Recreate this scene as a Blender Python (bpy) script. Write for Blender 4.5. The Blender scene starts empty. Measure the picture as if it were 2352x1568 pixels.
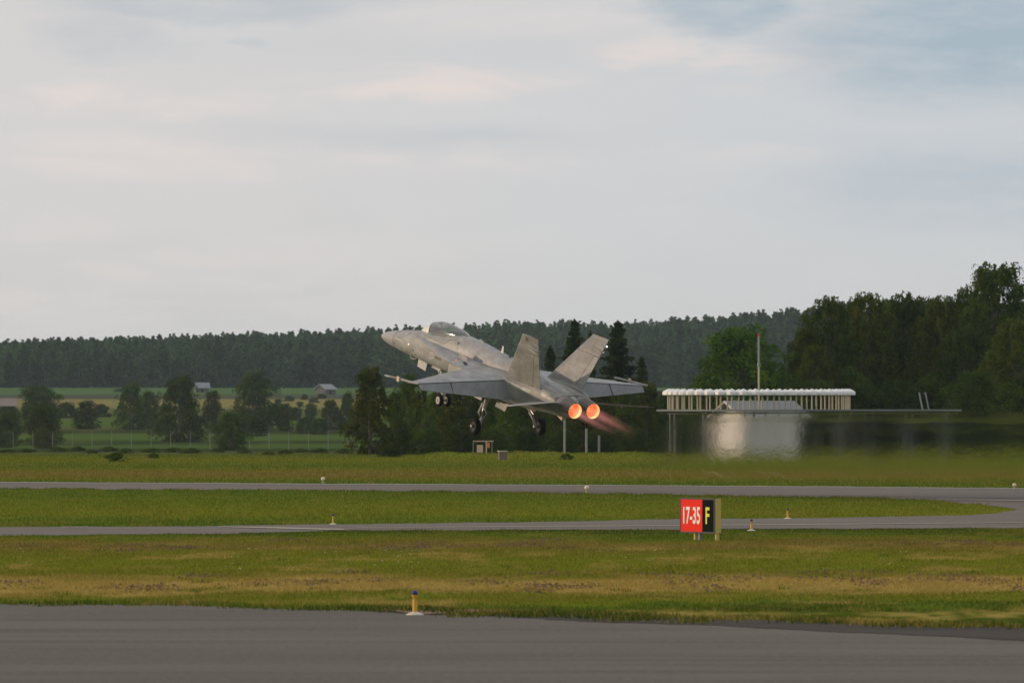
import bpy, bmesh, math, random
import numpy as np
from mathutils import Vector, Matrix
from mathutils.bvhtree import BVHTree

random.seed(7)
rng = np.random.default_rng(7)
scene = bpy.context.scene
COL = scene.collection
R = math.radians

# ------------------------------------------------------------------ camera
CAM_Z = 3.5
FPX = 20000.0            # focal length in pixels of a 2352 px wide frame
cam_data = bpy.data.cameras.new('camera')
cam = bpy.data.objects.new('camera', cam_data)
COL.objects.link(cam)
cam.location = (0, 0, CAM_Z)
cam.rotation_euler = (R(90) + math.atan(154 / FPX), 0, 0)
cam_data.sensor_width = 36
cam_data.lens = FPX / 2352 * 36
cam_data.clip_start = 1
cam_data.clip_end = 20000
cam_data.dof.use_dof = True
cam_data.dof.focus_distance = 375
cam_data.dof.aperture_fstop = 7
scene.camera = cam

# ------------------------------------------------------------------ render settings
scene.render.engine = 'CYCLES'
scene.cycles.use_denoising = True
scene.cycles.max_bounces = 8
scene.cycles.transparent_max_bounces = 16
scene.cycles.volume_bounces = 0
scene.cycles.caustics_refractive = False
scene.cycles.caustics_reflective = False
scene.view_settings.view_transform = 'Standard'
scene.view_settings.look = 'None'
scene.view_settings.gamma = 1
scene.view_settings.use_curve_mapping = False
scene.view_settings.exposure = 0.0

# ------------------------------------------------------------------ sun
SUN_EL = 9.5
SUN_DIR = Vector((-0.975, 0.14, 0)).normalized()      # horizontal direction towards the sun
sun_az = math.atan2(SUN_DIR.x, SUN_DIR.y)              # clockwise from +Y
sl = bpy.data.lights.new('sun', 'SUN')
sl.energy = 2.2
sl.angle = R(0.8)
sl.color = (1.0, 0.74, 0.50)
sun = bpy.data.objects.new('sun', sl)
COL.objects.link(sun)
d = Vector((SUN_DIR.x * math.cos(R(SUN_EL)), SUN_DIR.y * math.cos(R(SUN_EL)), math.sin(R(SUN_EL))))
sun.rotation_euler = d.to_track_quat('Z', 'Y').to_euler()
sun.location = (-200, -50, 120)


# ------------------------------------------------------------------ node helpers
class NT:
    def __init__(s, tree):
        s.t = tree
        s.n = tree.nodes
        s.l = tree.links

    def node(s, typ, **kw):
        n = s.n.new(typ)
        for k, v in kw.items():
            setattr(n, k, v)
        return n

    def set(s, sock, v):
        if isinstance(v, bpy.types.NodeSocket):
            s.l.new(v, sock)
        elif isinstance(v, (tuple, list)) and len(v) == 3 and sock.type == 'RGBA':
            sock.default_value = (*v, 1)
        else:
            sock.default_value = v

    def math(s, op, a, b=None, c=None, clamp=False):
        n = s.node('ShaderNodeMath', operation=op, use_clamp=clamp)
        s.set(n.inputs[0], a)
        if b is not None:
            s.set(n.inputs[1], b)
        if c is not None:
            s.set(n.inputs[2], c)
        return n.outputs[0]

    def rng(s, v, a, b, c=0.0, d=1.0, smooth=True):
        n = s.node('ShaderNodeMapRange')
        n.interpolation_type = 'SMOOTHSTEP' if smooth else 'LINEAR'
        n.clamp = True
        s.set(n.inputs[0], v)
        for i, x in enumerate((a, b, c, d)):
            s.set(n.inputs[i + 1], x)
        return n.outputs[0]

    def mix(s, f, a, b, blend='MIX'):
        n = s.node('ShaderNodeMix', data_type='RGBA', blend_type=blend)
        s.set(n.inputs[0], f)
        s.set(n.inputs[6], a)
        s.set(n.inputs[7], b)
        return n.outputs[2]

    def noise(s, vec, scale, detail=4, rough=0.55, dist=0.0):
        n = s.node('ShaderNodeTexNoise')
        if vec is not None:
            s.l.new(vec, n.inputs['Vector'])
        n.inputs['Scale'].default_value = scale
        n.inputs['Detail'].default_value = detail
        n.inputs['Roughness'].default_value = rough
        n.inputs['Distortion'].default_value = dist
        return n.outputs[0]

    def mapping(s, vec, scale=(1, 1, 1), loc=(0, 0, 0)):
        n = s.node('ShaderNodeMapping')
        s.l.new(vec, n.inputs['Vector'])
        n.inputs['Scale'].default_value = scale
        n.inputs['Location'].default_value = loc
        return n.outputs[0]


# ------------------------------------------------------------------ world: low sun sky behind broken pale cloud
world = bpy.data.worlds.new('World')
scene.world = world
world.use_nodes = True
w = NT(world.node_tree)
w.n.clear()
SKY_STRENGTH = 0.1
sky = w.node('ShaderNodeTexSky')
sky.sky_type = 'NISHITA'
sky.sun_disc = False
sky.sun_elevation = R(SUN_EL)
sky.sun_rotation = sun_az
sky.altitude = 50
sky.air_density = 1.0
sky.dust_density = 0.6
tc = w.node('ShaderNodeTexCoord')
sep = w.node('ShaderNodeSeparateXYZ')
w.l.new(tc.outputs['Generated'], sep.inputs[0])
dirv = tc.outputs['Generated']
u0 = None
warp1 = w.noise(w.mapping(dirv, (60, 60, 170)), 1.0, 5, 0.6)
warp2 = w.noise(w.mapping(dirv, (60, 60, 170), (7, 3, 5)), 1.0, 5, 0.6)
u = w.math('ADD', w.math('ARCTAN2', sep.outputs[0], sep.outputs[1]), w.math('MULTIPLY', w.math('SUBTRACT', warp1, 0.5), 0.02))
v = w.math('ADD', sep.outputs[2], w.math('MULTIPLY', w.math('SUBTRACT', warp2, 0.5), 0.006))


def blob(px, py, rx, ry, soft=0.5):
    a = w.math('DIVIDE', w.math('SUBTRACT', u, (px - 1176) / FPX), rx / FPX)
    b = w.math('DIVIDE', w.math('SUBTRACT', v, (938 - py) / FPX), ry / FPX)
    r = w.math('SQRT', w.math('ADD', w.math('MULTIPLY', a, a), w.math('MULTIPLY', b, b)))
    return w.rng(r, 1.0 + soft, 1.0 - soft)


def total(lst):
    o = lst[0]
    for x in lst[1:]:
        o = w.math('MAXIMUM', o, x)
    return o


def scaled(s, k):
    return w.math('MULTIPLY', s, k)


gaps = total([scaled(blob(480, 5, 420, 50, .45), .55), scaled(blob(260, 80, 170, 50, .6), .4), scaled(blob(590, 98, 75, 14, .6), .4),
              scaled(blob(1660, 15, 190, 60, .45), .9), scaled(blob(2270, 90, 440, 140, .55), 1.0), scaled(blob(2300, 420, 420, 90, .8), .5),
              scaled(blob(950, 315, 400, 30, .8), .28), scaled(blob(900, 110, 700, 60, .9), .12)])
puff = total([blob(860, 190, 520, 35, .5), blob(300, 230, 300, 50, .5), scaled(blob(1600, 140, 260, 60, .5), .9),
              scaled(blob(1900, 60, 120, 90, .5), .8), scaled(blob(350, 360, 330, 50, .6), .7), scaled(blob(1200, 360, 900, 30, .8), .5),
              scaled(blob(1250, 60, 400, 50, .8), .4), scaled(blob(100, 640, 900, 120, .9), .5)])
n_big = w.noise(w.mapping(dirv, (14, 14, 60)), 1.0, 6, 0.6)
gaps = w.math('MULTIPLY', gaps, w.rng(w.noise(w.mapping(dirv, (50, 50, 220), (3, 1, 2)), 1.0, 6, .65), .25, .6, .45, 1.1))
n_small = w.noise(w.mapping(dirv, (42, 42, 190)), 1.0, 7, 0.55, 0.8)
above = w.rng(sep.outputs[2], 0.035, 0.12)
open_sky = w.math('MULTIPLY', w.rng(n_big, 0.45, 0.62), above)
gap_all = w.math('MAXIMUM', gaps, scaled(open_sky, .8))
cover = w.math('SUBTRACT', 1.0, scaled(gap_all, .5))
lit = w.math('MULTIPLY', w.rng(n_small, 0.36, 0.66), w.math('MAXIMUM', w.math('MULTIPLY', puff, 1.0), scaled(above, .6)))
K = 1.0 / SKY_STRENGTH
base_c = w.mix(w.rng(sep.outputs[2], 0.0, 0.03), (0.640 * K, 0.630 * K, 0.620 * K), w.mix(w.rng(u, -.05, .06), (0.685 * K, 0.662 * K, 0.655 * K), (0.610 * K, 0.638 * K, 0.665 * K)))
base_c = w.mix(w.math('MULTIPLY', w.rng(n_small, 0.35, 0.7), 0.25), base_c, (0.69 * K, 0.69 * K, 0.69 * K))
cloud_c = w.mix(w.math('MULTIPLY', lit, 0.9), base_c, (0.80 * K, 0.715 * K, 0.68 * K))
blue_c = w.mix(0.15, (0.19 * K, 0.36 * K, 0.52 * K), sky.outputs[0])
final = w.mix(cover, blue_c, cloud_c)
bg = w.node('ShaderNodeBackground')
w.l.new(final, bg.inputs[0])
bg.inputs[1].default_value = SKY_STRENGTH
wo = w.node('ShaderNodeOutputWorld')
w.l.new(bg.outputs[0], wo.inputs[0])


# ------------------------------------------------------------------ materials
def new_mat(name):
    m = bpy.data.materials.new(name)
    m.use_nodes = True
    t = NT(m.node_tree)
    t.n.clear()
    out = t.node('ShaderNodeOutputMaterial')
    return m, t, out


def plain(name, col, rough=0.6, metal=0.0, var=0.12, scale=6.0, spec=0.4, bump=0.0, emit=None, es=0.0):
    m, t, out = new_mat(name)
    b = t.node('ShaderNodeBsdfPrincipled')
    co = t.node('ShaderNodeTexCoord').outputs['Object']
    n = t.noise(co, scale, 5, 0.6)
    c = t.mix(n, tuple(x * (1 - var) for x in col), tuple(min(1, x * (1 + var)) for x in col))
    t.l.new(c, b.inputs['Base Color'])
    b.inputs['Roughness'].default_value = rough
    b.inputs['Metallic'].default_value = metal
    b.inputs['Specular IOR Level'].default_value = spec
    if emit:
        b.inputs['Emission Color'].default_value = (*emit, 1)
        b.inputs['Emission Strength'].default_value = es
    if bump:
        bp = t.node('ShaderNodeBump')
        bp.inputs['Strength'].default_value = bump
        t.l.new(t.noise(co, scale * 6, 4), bp.inputs['Height'])
        t.l.new(bp.outputs[0], b.inputs['Normal'])
    t.l.new(b.outputs[0], out.inputs[0])
    return m


def leaf_mat(name, c1, c2, c3, trans=0.25, vlo=.8, vhi=1.2):
    m, t, out = new_mat(name)
    geo = t.node('ShaderNodeNewGeometry')
    oi = t.node('ShaderNodeObjectInfo')
    co = t.node('ShaderNodeTexCoord').outputs['Object']
    n = t.noise(co, 0.9, 4, 0.6)
    c = t.mix(geo.outputs['Random Per Island'], c1, c2)
    c = t.mix(t.rng(n, 0.42, 0.62), c, c3)
    if name == 'forest':
        gp = t.node('ShaderNodeNewGeometry').outputs['Position']
        pn = t.noise(t.mapping(gp, (.014, .006, .05)), 1.0, 4, .6)
        c = t.mix(t.math('MULTIPLY', t.rng(pn, .50, .66), .7), c, (.070, .125, .040))
    hs = t.node('ShaderNodeHueSaturation')
    t.l.new(c, hs.inputs['Color'])
    t.l.new(t.rng(oi.outputs['Random'], 0, 1, vlo, vhi, False), hs.inputs['Value'])
    t.l.new(t.rng(oi.outputs['Random'], 0, 1, 0.485, 0.51, False), hs.inputs['Hue'])
    df = t.node('ShaderNodeBsdfDiffuse')
    tr = t.node('ShaderNodeBsdfTranslucent')
    t.l.new(hs.outputs[0], df.inputs[0])
    t.l.new(hs.outputs[0], tr.inputs[0])
    ms = t.node('ShaderNodeMixShader')
    ms.inputs[0].default_value = trans
    t.l.new(df.outputs[0], ms.inputs[1])
    t.l.new(tr.outputs[0], ms.inputs[2])
    t.l.new(ms.outputs[0], out.inputs[0])
    return m


M = {}
M['birch_leaf'] = leaf_mat('birch_leaf', (.022, .048, .006), (.066, .110, .013), (.100, .132, .018), 0.4)
M['birch_leaf_olive'] = leaf_mat('birch_leaf_olive', (.026, .045, .005), (.076, .102, .011), (.118, .132, .017), 0.4)
M['maple_leaf'] = leaf_mat('maple_leaf', (.026, .066, .007), (.065, .135, .014), (.095, .160, .020), 0.4)
M['spruce_needle'] = leaf_mat('spruce_needle', (.012, .032, .012), (.036, .064, .018), (.058, .080, .020), .2)
M['dark_leaf'] = leaf_mat('dark_leaf', (.016, .040, .007), (.046, .084, .013), (.070, .100, .017), 0.4)
M['forest'] = leaf_mat('forest', (.018, .044, .022), (.048, .082, .038), (.080, .116, .046), .2, .55, 1.5)
M['weed_leaf'] = leaf_mat('weed_leaf', (.055, .105, .014), (.095, .155, .020), (.115, .15, .028), .4)
M['bark'] = plain('bark', (.11, .085, .065), .9, var=.4, scale=4)
M['birch_bark'] = plain('birch_bark', (.13, .115, .095), .85, var=.45, scale=3)


def aircraft_mat(name, col, warm=1.0, dirt=0.5, rough=0.42):
    m, t, out = new_mat(name)
    b = t.node('ShaderNodeBsdfPrincipled')
    co = t.node('ShaderNodeTexCoord').outputs['Object']
    streak = t.noise(t.mapping(co, (0.9, 1.7, 1.7)), 1.3, 6, 0.65)
    patch = t.noise(co, 1.3, 5, 0.6)
    fine = t.noise(co, 14, 3, 0.6)
    c = t.mix(t.rng(streak, .35, .68), tuple(x * (1 - .34 * dirt) for x in col), tuple(x * (1 + .10 * dirt) for x in col))
    c = t.mix(t.math('MULTIPLY', t.rng(patch, .5, .72), .35 * dirt), c, tuple(x * .62 for x in col))
    c = t.mix(t.math('MULTIPLY', t.rng(fine, .6, .75), .25 * dirt), c, tuple(x * .6 for x in col))
    # panel joints: fine dark relief lines
    s1 = t.node('ShaderNodeSeparateXYZ')
    t.l.new(co, s1.inputs[0])
    br = t.node('ShaderNodeTexBrick')
    cx = t.node('ShaderNodeCombineXYZ')
    t.l.new(s1.outputs[0], cx.inputs[0])
    t.l.new(t.math('ADD', s1.outputs[2], t.math('MULTIPLY', s1.outputs[1], 0.8)), cx.inputs[1])
    t.l.new(cx.outputs[0], br.inputs['Vector'])
    br.inputs['Scale'].default_value = 1.0
    br.inputs['Brick Width'].default_value = 1.15
    br.inputs['Row Height'].default_value = 0.47
    br.inputs['Mortar Size'].default_value = 0.012
    br.inputs['Mortar Smooth'].default_value = 0.3
    c = t.mix(t.math('MULTIPLY', br.outputs['Fac'], t.rng(fine, .3, .7, .2, .75)), c, tuple(x * .45 for x in col))
    t.l.new(c, b.inputs['Base Color'])
    t.l.new(t.rng(patch, .3, .7, rough - .06, rough + .16), b.inputs['Roughness'])
    b.inputs['Specular IOR Level'].default_value = .45
    bp = t.node('ShaderNodeBump')
    bp.inputs['Strength'].default_value = .25
    bp.inputs['Distance'].default_value = .01
    t.l.new(t.math('SUBTRACT', t.noise(co, 5, 4), t.math('MULTIPLY', br.outputs['Fac'], .6)), bp.inputs['Height'])
    t.l.new(bp.outputs[0], b.inputs['Normal'])
    t.l.new(b.outputs[0], out.inputs[0])
    return m


M['grey'] = aircraft_mat('fighter_grey_paint', (.335, .335, .33), dirt=.8)
M['grey_dark'] = aircraft_mat('fighter_shaded_grey', (.215, .225, .235))  # bluish shade of the flaps put into a darker grey; canopy arch too
M['grey_tail'] = aircraft_mat('fighter_tail_paint', (.245, .24, .222), dirt=.9)
M['radome'] = plain('radome_paint', (.33, .32, .31), .38, var=.05, scale=2)
M['white_metal'] = plain('white_gear_paint', (.62, .60, .56), .45, var=.1)
M['steel'] = plain('bare_steel', (.35, .34, .33), .35, metal=.8)
M['black'] = plain('black_gap', (.012, .012, .012), .8)
M['tyre'] = plain('tyre_rubber', (.014, .012, .012), .85, spec=.2)
M['rim_dark'] = plain('dark_wheel_rim', (.045, .035, .030), .6)
M['nozzle'] = plain('nozzle_metal', (.14, .12, .105), .5, metal=.35, var=.35, scale=5)
M['nozzle_ring'] = plain('nozzle_shroud', (.20, .19, .185), .45, metal=.3, var=.3, scale=4)
M['marking_white'] = plain('marking_white', (.62, .62, .60), .6)
M['marking_blue'] = plain('marking_grey_blue', (.06, .07, .09), .6)
M['marking_dark'] = plain('marking_dark_grey', (.07, .07, .07), .6)
M['strip_yellow'] = plain('formation_strip_yellow', (.50, .46, .25), .5)
M['yellow'] = plain('yellow_paint', (.62, .34, .03), .5, var=.15)
M['dull_yellow'] = plain('dull_yellow_panel', (.50, .40, .11), .55, var=.1)
M['sign_red'] = plain('sign_red', (.78, .020, .006), .5, var=.06, spec=.1)
M['sign_black'] = plain('sign_black', (.008, .011, .009), .9, spec=.03)
M['sign_white'] = plain('sign_white', (.85, .80, .76), .4, var=.03)
M['sign_yellow'] = plain('sign_yellow', (.80, .74, .06), .4, var=.03)
M['frame_dark'] = plain('sign_frame', (.05, .03, .03), .5)
M['blue_glass'] = plain('blue_lamp_glass', (.010, .012, .14), .15, var=.05)
M['lamp_white'] = plain('lamp_white_glass', (.85, .68, .50), .2, var=.03)
M['lamp_base'] = plain('lamp_base_white', (.62, .58, .48), .5, var=.15)
M['cap_white'] = plain('white_fibreglass', (.82, .81, .79), .4, var=.05)
M['post_cream'] = plain('cream_post_paint', (.46, .40, .27), .6, var=.15, scale=3)
M['deck'] = plain('galvanised_deck', (.12, .135, .135), .6, var=.25)
M['galv'] = plain('galvanised_steel', (.24, .25, .25), .55, var=.15)
M['plaster'] = plain('white_plaster_wall', (.56, .53, .50), .85, var=.08, scale=.8)
M['roof_metal'] = plain('grey_sheet_roof', (.19, .20, .21), .5, var=.12)
M['roof_edge'] = plain('pale_roof_edge', (.55, .50, .45), .6)
M['wood_grey'] = plain('weathered_grey_wood', (.13, .115, .11), .9, var=.35, scale=1.2)
M['roof_far'] = plain('far_metal_roof', (.24, .25, .27), .5, var=.1, scale=.8)
M['roof_rust'] = plain('rusty_metal_roof', (.26, .19, .165), .6, var=.4, scale=.5)
M['door_dark'] = plain('dark_door', (.03, .03, .03), .8)
M['orange_paint'] = plain('orange_paint', (.75, .20, .08), .5, var=.1)
M['pale_paint'] = plain('pale_sun_warmed_paint', (.60, .45, .33), .6, var=.15)  # orange of the low sun put into the pale base colour
M['concrete'] = plain('brown_box_panel', (.16, .12, .095), .8, var=.2)
M['red_lamp'] = plain('red_lamp', (.40, .03, .02), .4)
M['seat_green'] = plain('seat_reflection_green', (.05, .22, .12), .8, var=.3)  # green canopy reflection put into the seat and shelf colour
M['suit_green'] = plain('flight_suit_green', (.09, .10, .06), .9)
M['helmet'] = plain('helmet_pink_reflection', (.80, .62, .66), .3)  # pale helmet with the canopy's pink reflection put into its colour
M['visor'] = plain('dark_visor', (.03, .02, .03), .08, spec=.9)
M['skin'] = plain('skin', (.45, .28, .2), .6)
M['hay'] = plain('cut_hay', (.17, .115, .07), .95, var=.4, scale=9)
M['fence_post'] = plain('pale_fence_post', (.22, .21, .19), .85, var=.2)


def emit_mat(name, c1, c2, s1, scale=4):
    m, t, out = new_mat(name)
    e = t.node('ShaderNodeEmission')
    co = t.node('ShaderNodeTexCoord').outputs['Object']
    n = t.noise(co, scale, 4, .6)
    t.l.new(t.mix(t.rng(n, .38, .68), c1, c2), e.inputs[0])
    e.inputs[1].default_value = s1
    t.l.new(e.outputs[0], out.inputs[0])
    return m


M['burner'] = emit_mat('burner_glow', (1.0, .15, .045), (1.0, .33, .12), 1.05, 3)
M['burner_wall'] = emit_mat('burner_wall_glow', (1.0, .30, .08), (1.0, .62, .22), 1.5, 2)
M['burner_core'] = emit_mat('burner_core_glow', (1.0, .42, .18), (1.0, .55, .28), 1.3)
M['burner_dark'] = emit_mat('flame_holder_glow', (.9, .16, .05), (1.0, .24, .08), 1.1)
M['nav_white'] = emit_mat('nav_light_white', (1, .95, .9), (1, 1, 1), 7)
M['nav_warm'] = emit_mat('nav_light_warm', (1, .75, .5), (1, .85, .6), 1.5)
M['nav_red'] = emit_mat('nav_light_red', (1, .12, .10), (1, .2, .15), 1.3)


def glass_mat(name, tint, refl_add, rough, gc=(1, .97, .93)):
    m, t, out = new_mat(name)
    tr = t.node('ShaderNodeBsdfTransparent')
    tr.inputs[0].default_value = (*tint, 1)
    gl = t.node('ShaderNodeBsdfGlossy')
    gl.inputs['Roughness'].default_value = rough
    gl.inputs[0].default_value = (*gc, 1)
    fr = t.node('ShaderNodeFresnel')
    fr.inputs[0].default_value = 1.5
    f = t.math('ADD', fr.outputs[0], refl_add, clamp=True)
    ms = t.node('ShaderNodeMixShader')
    t.l.new(f, ms.inputs[0])
    t.l.new(tr.outputs[0], ms.inputs[1])
    t.l.new(gl.outputs[0], ms.inputs[2])
    t.l.new(ms.outputs[0], out.inputs[0])
    return m


M['canopy'] = glass_mat('tinted_canopy_glass', (.90, .95, .88), .12, .12)
M['windshield'] = glass_mat('windshield_glass', (.80, .78, .70), .62, .3, (1, .90, .72))  # gold coat, with the sunset sky's reflection put into the gloss tint


# ------------------------------------------------------------------ mesh helpers
class MB:
    def __init__(s):
        s.v = []
        s.f = []

    def add(s, vs, fs):
        o = len(s.v)
        s.v += [tuple(map(float, p)) for p in vs]
        s.f += [tuple(i + o for i in f) for f in fs]
        return s

    def box(s, a, b):
        (x0, y0, z0), (x1, y1, z1) = a, b
        return s.add([(x0, y0, z0), (x1, y0, z0), (x1, y1, z0), (x0, y1, z0), (x0, y0, z1), (x1, y0, z1), (x1, y1, z1), (x0, y1, z1)],
                     [(0, 3, 2, 1), (4, 5, 6, 7), (0, 1, 5, 4), (1, 2, 6, 5), (2, 3, 7, 6), (3, 0, 4, 7)])

    def tube(s, pts, rad, n=10, cap=True):
        pts = [Vector(p) for p in pts]
        if not isinstance(rad, (list, tuple)):
            rad = [rad] * len(pts)
        vs = []
        for i, p in enumerate(pts):
            t = (pts[min(i + 1, len(pts) - 1)] - pts[max(i - 1, 0)]).normalized()
            a = Vector((0, 0, 1)) if abs(t.z) < .9 else Vector((1, 0, 0))
            x = t.cross(a).normalized()
            y = t.cross(x)
            for k in range(n):
                q = 2 * math.pi * k / n
                vs.append(p + rad[i] * (math.cos(q) * x + math.sin(q) * y))
        fs = []
        for i in range(len(pts) - 1):
            for k in range(n):
                fs.append((i * n + k, i * n + (k + 1) % n, (i + 1) * n + (k + 1) % n, (i + 1) * n + k))
        if cap:
            fs.append(tuple(range(n - 1, -1, -1)))
            fs.append(tuple((len(pts) - 1) * n + k for k in range(n)))
        return s.add(vs, fs)

    def rings(s, rings, cap0=True, cap1=True, closed=True):
        n = len(rings[0])
        vs = [p for r in rings for p in r]
        fs = []
        for i in range(len(rings) - 1):
            for k in range(n if closed else n - 1):
                fs.append((i * n + k, i * n + (k + 1) % n, (i + 1) * n + (k + 1) % n, (i + 1) * n + k))
        if cap0:
            fs.append(tuple(range(n - 1, -1, -1)))
        if cap1:
            fs.append(tuple((len(rings) - 1) * n + k for k in range(n)))
        return s.add(vs, fs)

    def lathe(s, prof, n=20, origin=(0, 0, 0), axis='Z', cap0=True, cap1=True):
        rr = []
        ox, oy, oz = origin
        for r, h in prof:
            ring = []
            for k in range(n):
                q = 2 * math.pi * k / n
                a, b = r * math.cos(q), r * math.sin(q)
                ring.append({'Z': (ox + a, oy + b, oz + h), 'X': (ox + h, oy + a, oz + b), 'Y': (ox + a, oy + h, oz + b)}[axis])
            rr.append(ring)
        return s.rings(rr, cap0, cap1)

    def build(s, name, mat, parent=None, smooth=False, angle=35):
        me = bpy.data.meshes.new(name)
        me.from_pydata(s.v, [], s.f)
        bm = bmesh.new()
        bm.from_mesh(me)
        bmesh.ops.recalc_face_normals(bm, faces=bm.faces)
        bm.to_mesh(me)
        bm.free()
        if smooth:
            me.shade_smooth()
            try:
                me.set_sharp_from_angle(angle=R(angle))
            except Exception:
                pass
        me.materials.append(mat)
        return link(name, me, parent)


def link(name, data, parent=None):
    o = bpy.data.objects.new(name, data)
    COL.objects.link(o)
    if parent is not None:
        o.parent = parent
    return o


def raw(name, vs, fs, mat, parent=None):
    me = bpy.data.meshes.new(name)
    me.from_pydata(vs, [], fs)
    me.materials.append(mat)
    return link(name, me, parent)


def np_mesh(name, verts, k, mat):
    """verts (n*k,3): n separate k-gons"""
    n = len(verts) // k
    me = bpy.data.meshes.new(name)
    me.vertices.add(n * k)
    me.vertices.foreach_set('co', np.asarray(verts, dtype=np.float32).ravel())
    me.loops.add(n * k)
    me.loops.foreach_set('vertex_index', np.arange(n * k, dtype=np.int32))
    me.polygons.add(n)
    me.polygons.foreach_set('loop_start', np.arange(0, n * k, k, dtype=np.int32))
    me.polygons.foreach_set('loop_total', np.full(n, k, dtype=np.int32))
    me.update(calc_edges=True)
    me.materials.append(mat)
    return me


def empty(name, loc=(0, 0, 0), rot=(0, 0, 0)):
    o = bpy.data.objects.new(name, None)
    COL.objects.link(o)
    o.location = loc
    o.rotation_euler = rot
    o.empty_display_size = .2
    return o


def tag(o, label=None, cat=None, group=None, kind=None):
    if label:
        o['label'] = label
    if cat:
        o['category'] = cat
    if group:
        o['group'] = group
    if kind:
        o['kind'] = kind
    return o


def copy_tree(o, parent=None):
    c = o.copy()
    COL.objects.link(c)
    c.parent = parent
    for ch in list(o.children):
        copy_tree(ch, c)
    return c


# ------------------------------------------------------------------ terrain
def profile(y):
    """height of the land at distance y"""
    pts = [(-400, 0), (560, 0), (700, -.25), (1000, -1.5), (1300, -2.5), (1800, .6), (2400, 5.2), (3000, 10.6), (3600, 13), (6000, 15)]
    xs = [p[0] for p in pts]
    ys = [p[1] for p in pts]
    return np.interp(y, xs, ys)


def smooth01(t):
    t = np.clip(t, 0, 1)
    return t * t * (3 - 2 * t)


def terrain(x, y):
    x = np.asarray(x, float)
    y = np.asarray(y, float)
    z = profile(y)
    # low berm behind the runway, right of centre
    bx = smooth01((x + 8.5) / 4.0) * (1 - smooth01((x - 40) / 20))
    by = np.exp(-((y - 622) / 11.0) ** 2)
    z = z + bx * by * (.42 + .05 * np.sin(x * .9) + .04 * np.sin(x * 2.3 + 1))
    # wooded ridge
    hx = np.interp(x / np.maximum(y, 1), [-.30, -.06, -.02, .0, .012, .03, .045, .30], [0, 1.7, 7.3, 10.3, 9.5, 14, 19, 21])
    z = z + hx * smooth01((y - 3050) / 550) * (1 + .06 * np.sin(x * .02))
    return z


def T(x, y):
    return float(terrain(x, y))


def at(px, py, z=0.0):
    """point of the flat airfield seen at a place of the photograph"""
    y = (CAM_Z - z) * FPX / (py - 938)
    return ((px - 1176) / FPX * y, y, z)


def land(px, py):
    """point of the rolling land beyond the runway"""
    lo, hi = 500.0, 3040.0
    for _ in range(50):
        mid = (lo + hi) / 2
        p = 938 + FPX * (CAM_Z - float(profile(mid))) / mid
        if p > py:
            lo = mid
        else:
            hi = mid
    y = (lo + hi) / 2
    x = (px - 1176) / FPX * y
    return x, y, T(x, y)


ys = np.concatenate([np.arange(-400, 100, 100), np.arange(100, 560, 23), np.arange(560, 700, 3.5), np.arange(700, 3000, 50),
                     np.arange(3000, 3800, 25), np.arange(3800, 5201, 200)])
xs = np.concatenate([np.arange(-2500, -400, 150), np.arange(-400, -60, 20), np.arange(-60, 60, 1.6), np.arange(60, 400, 20), np.arange(400, 2501, 150)])
X, Y = np.meshgrid(xs, ys)
Z = terrain(X, Y)
vs = np.stack([X.ravel(), Y.ravel(), Z.ravel()], 1)
nx = len(xs)
fs = [(j * nx + i, j * nx + i + 1, (j + 1) * nx + i + 1, (j + 1) * nx + i) for j in range(len(ys) - 1) for i in range(nx - 1)]


def ramp_cols(t, fac, stops, interp='LINEAR'):
    r = t.node('ShaderNodeValToRGB')
    r.color_ramp.interpolation = interp
    e = r.color_ramp.elements
    while len(e) > 1:
        e.remove(e[0])
    e[0].position = stops[0][0]
    e[0].color = (*stops[0][1], 1)
    for p, c in stops[1:]:
        k = e.new(p)
        k.color = (*c, 1)
    t.l.new(fac, r.inputs[0])
    return r.outputs[0]


GREEN = (.080, .146, .013)
GREEN_B = (.160, .192, .015)
GREEN_D = (.044, .078, .009)
OLIVE = (.165, .165, .020)
TAN = (.400, .290, .085)
TAN_D = (.205, .150, .045)


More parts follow.
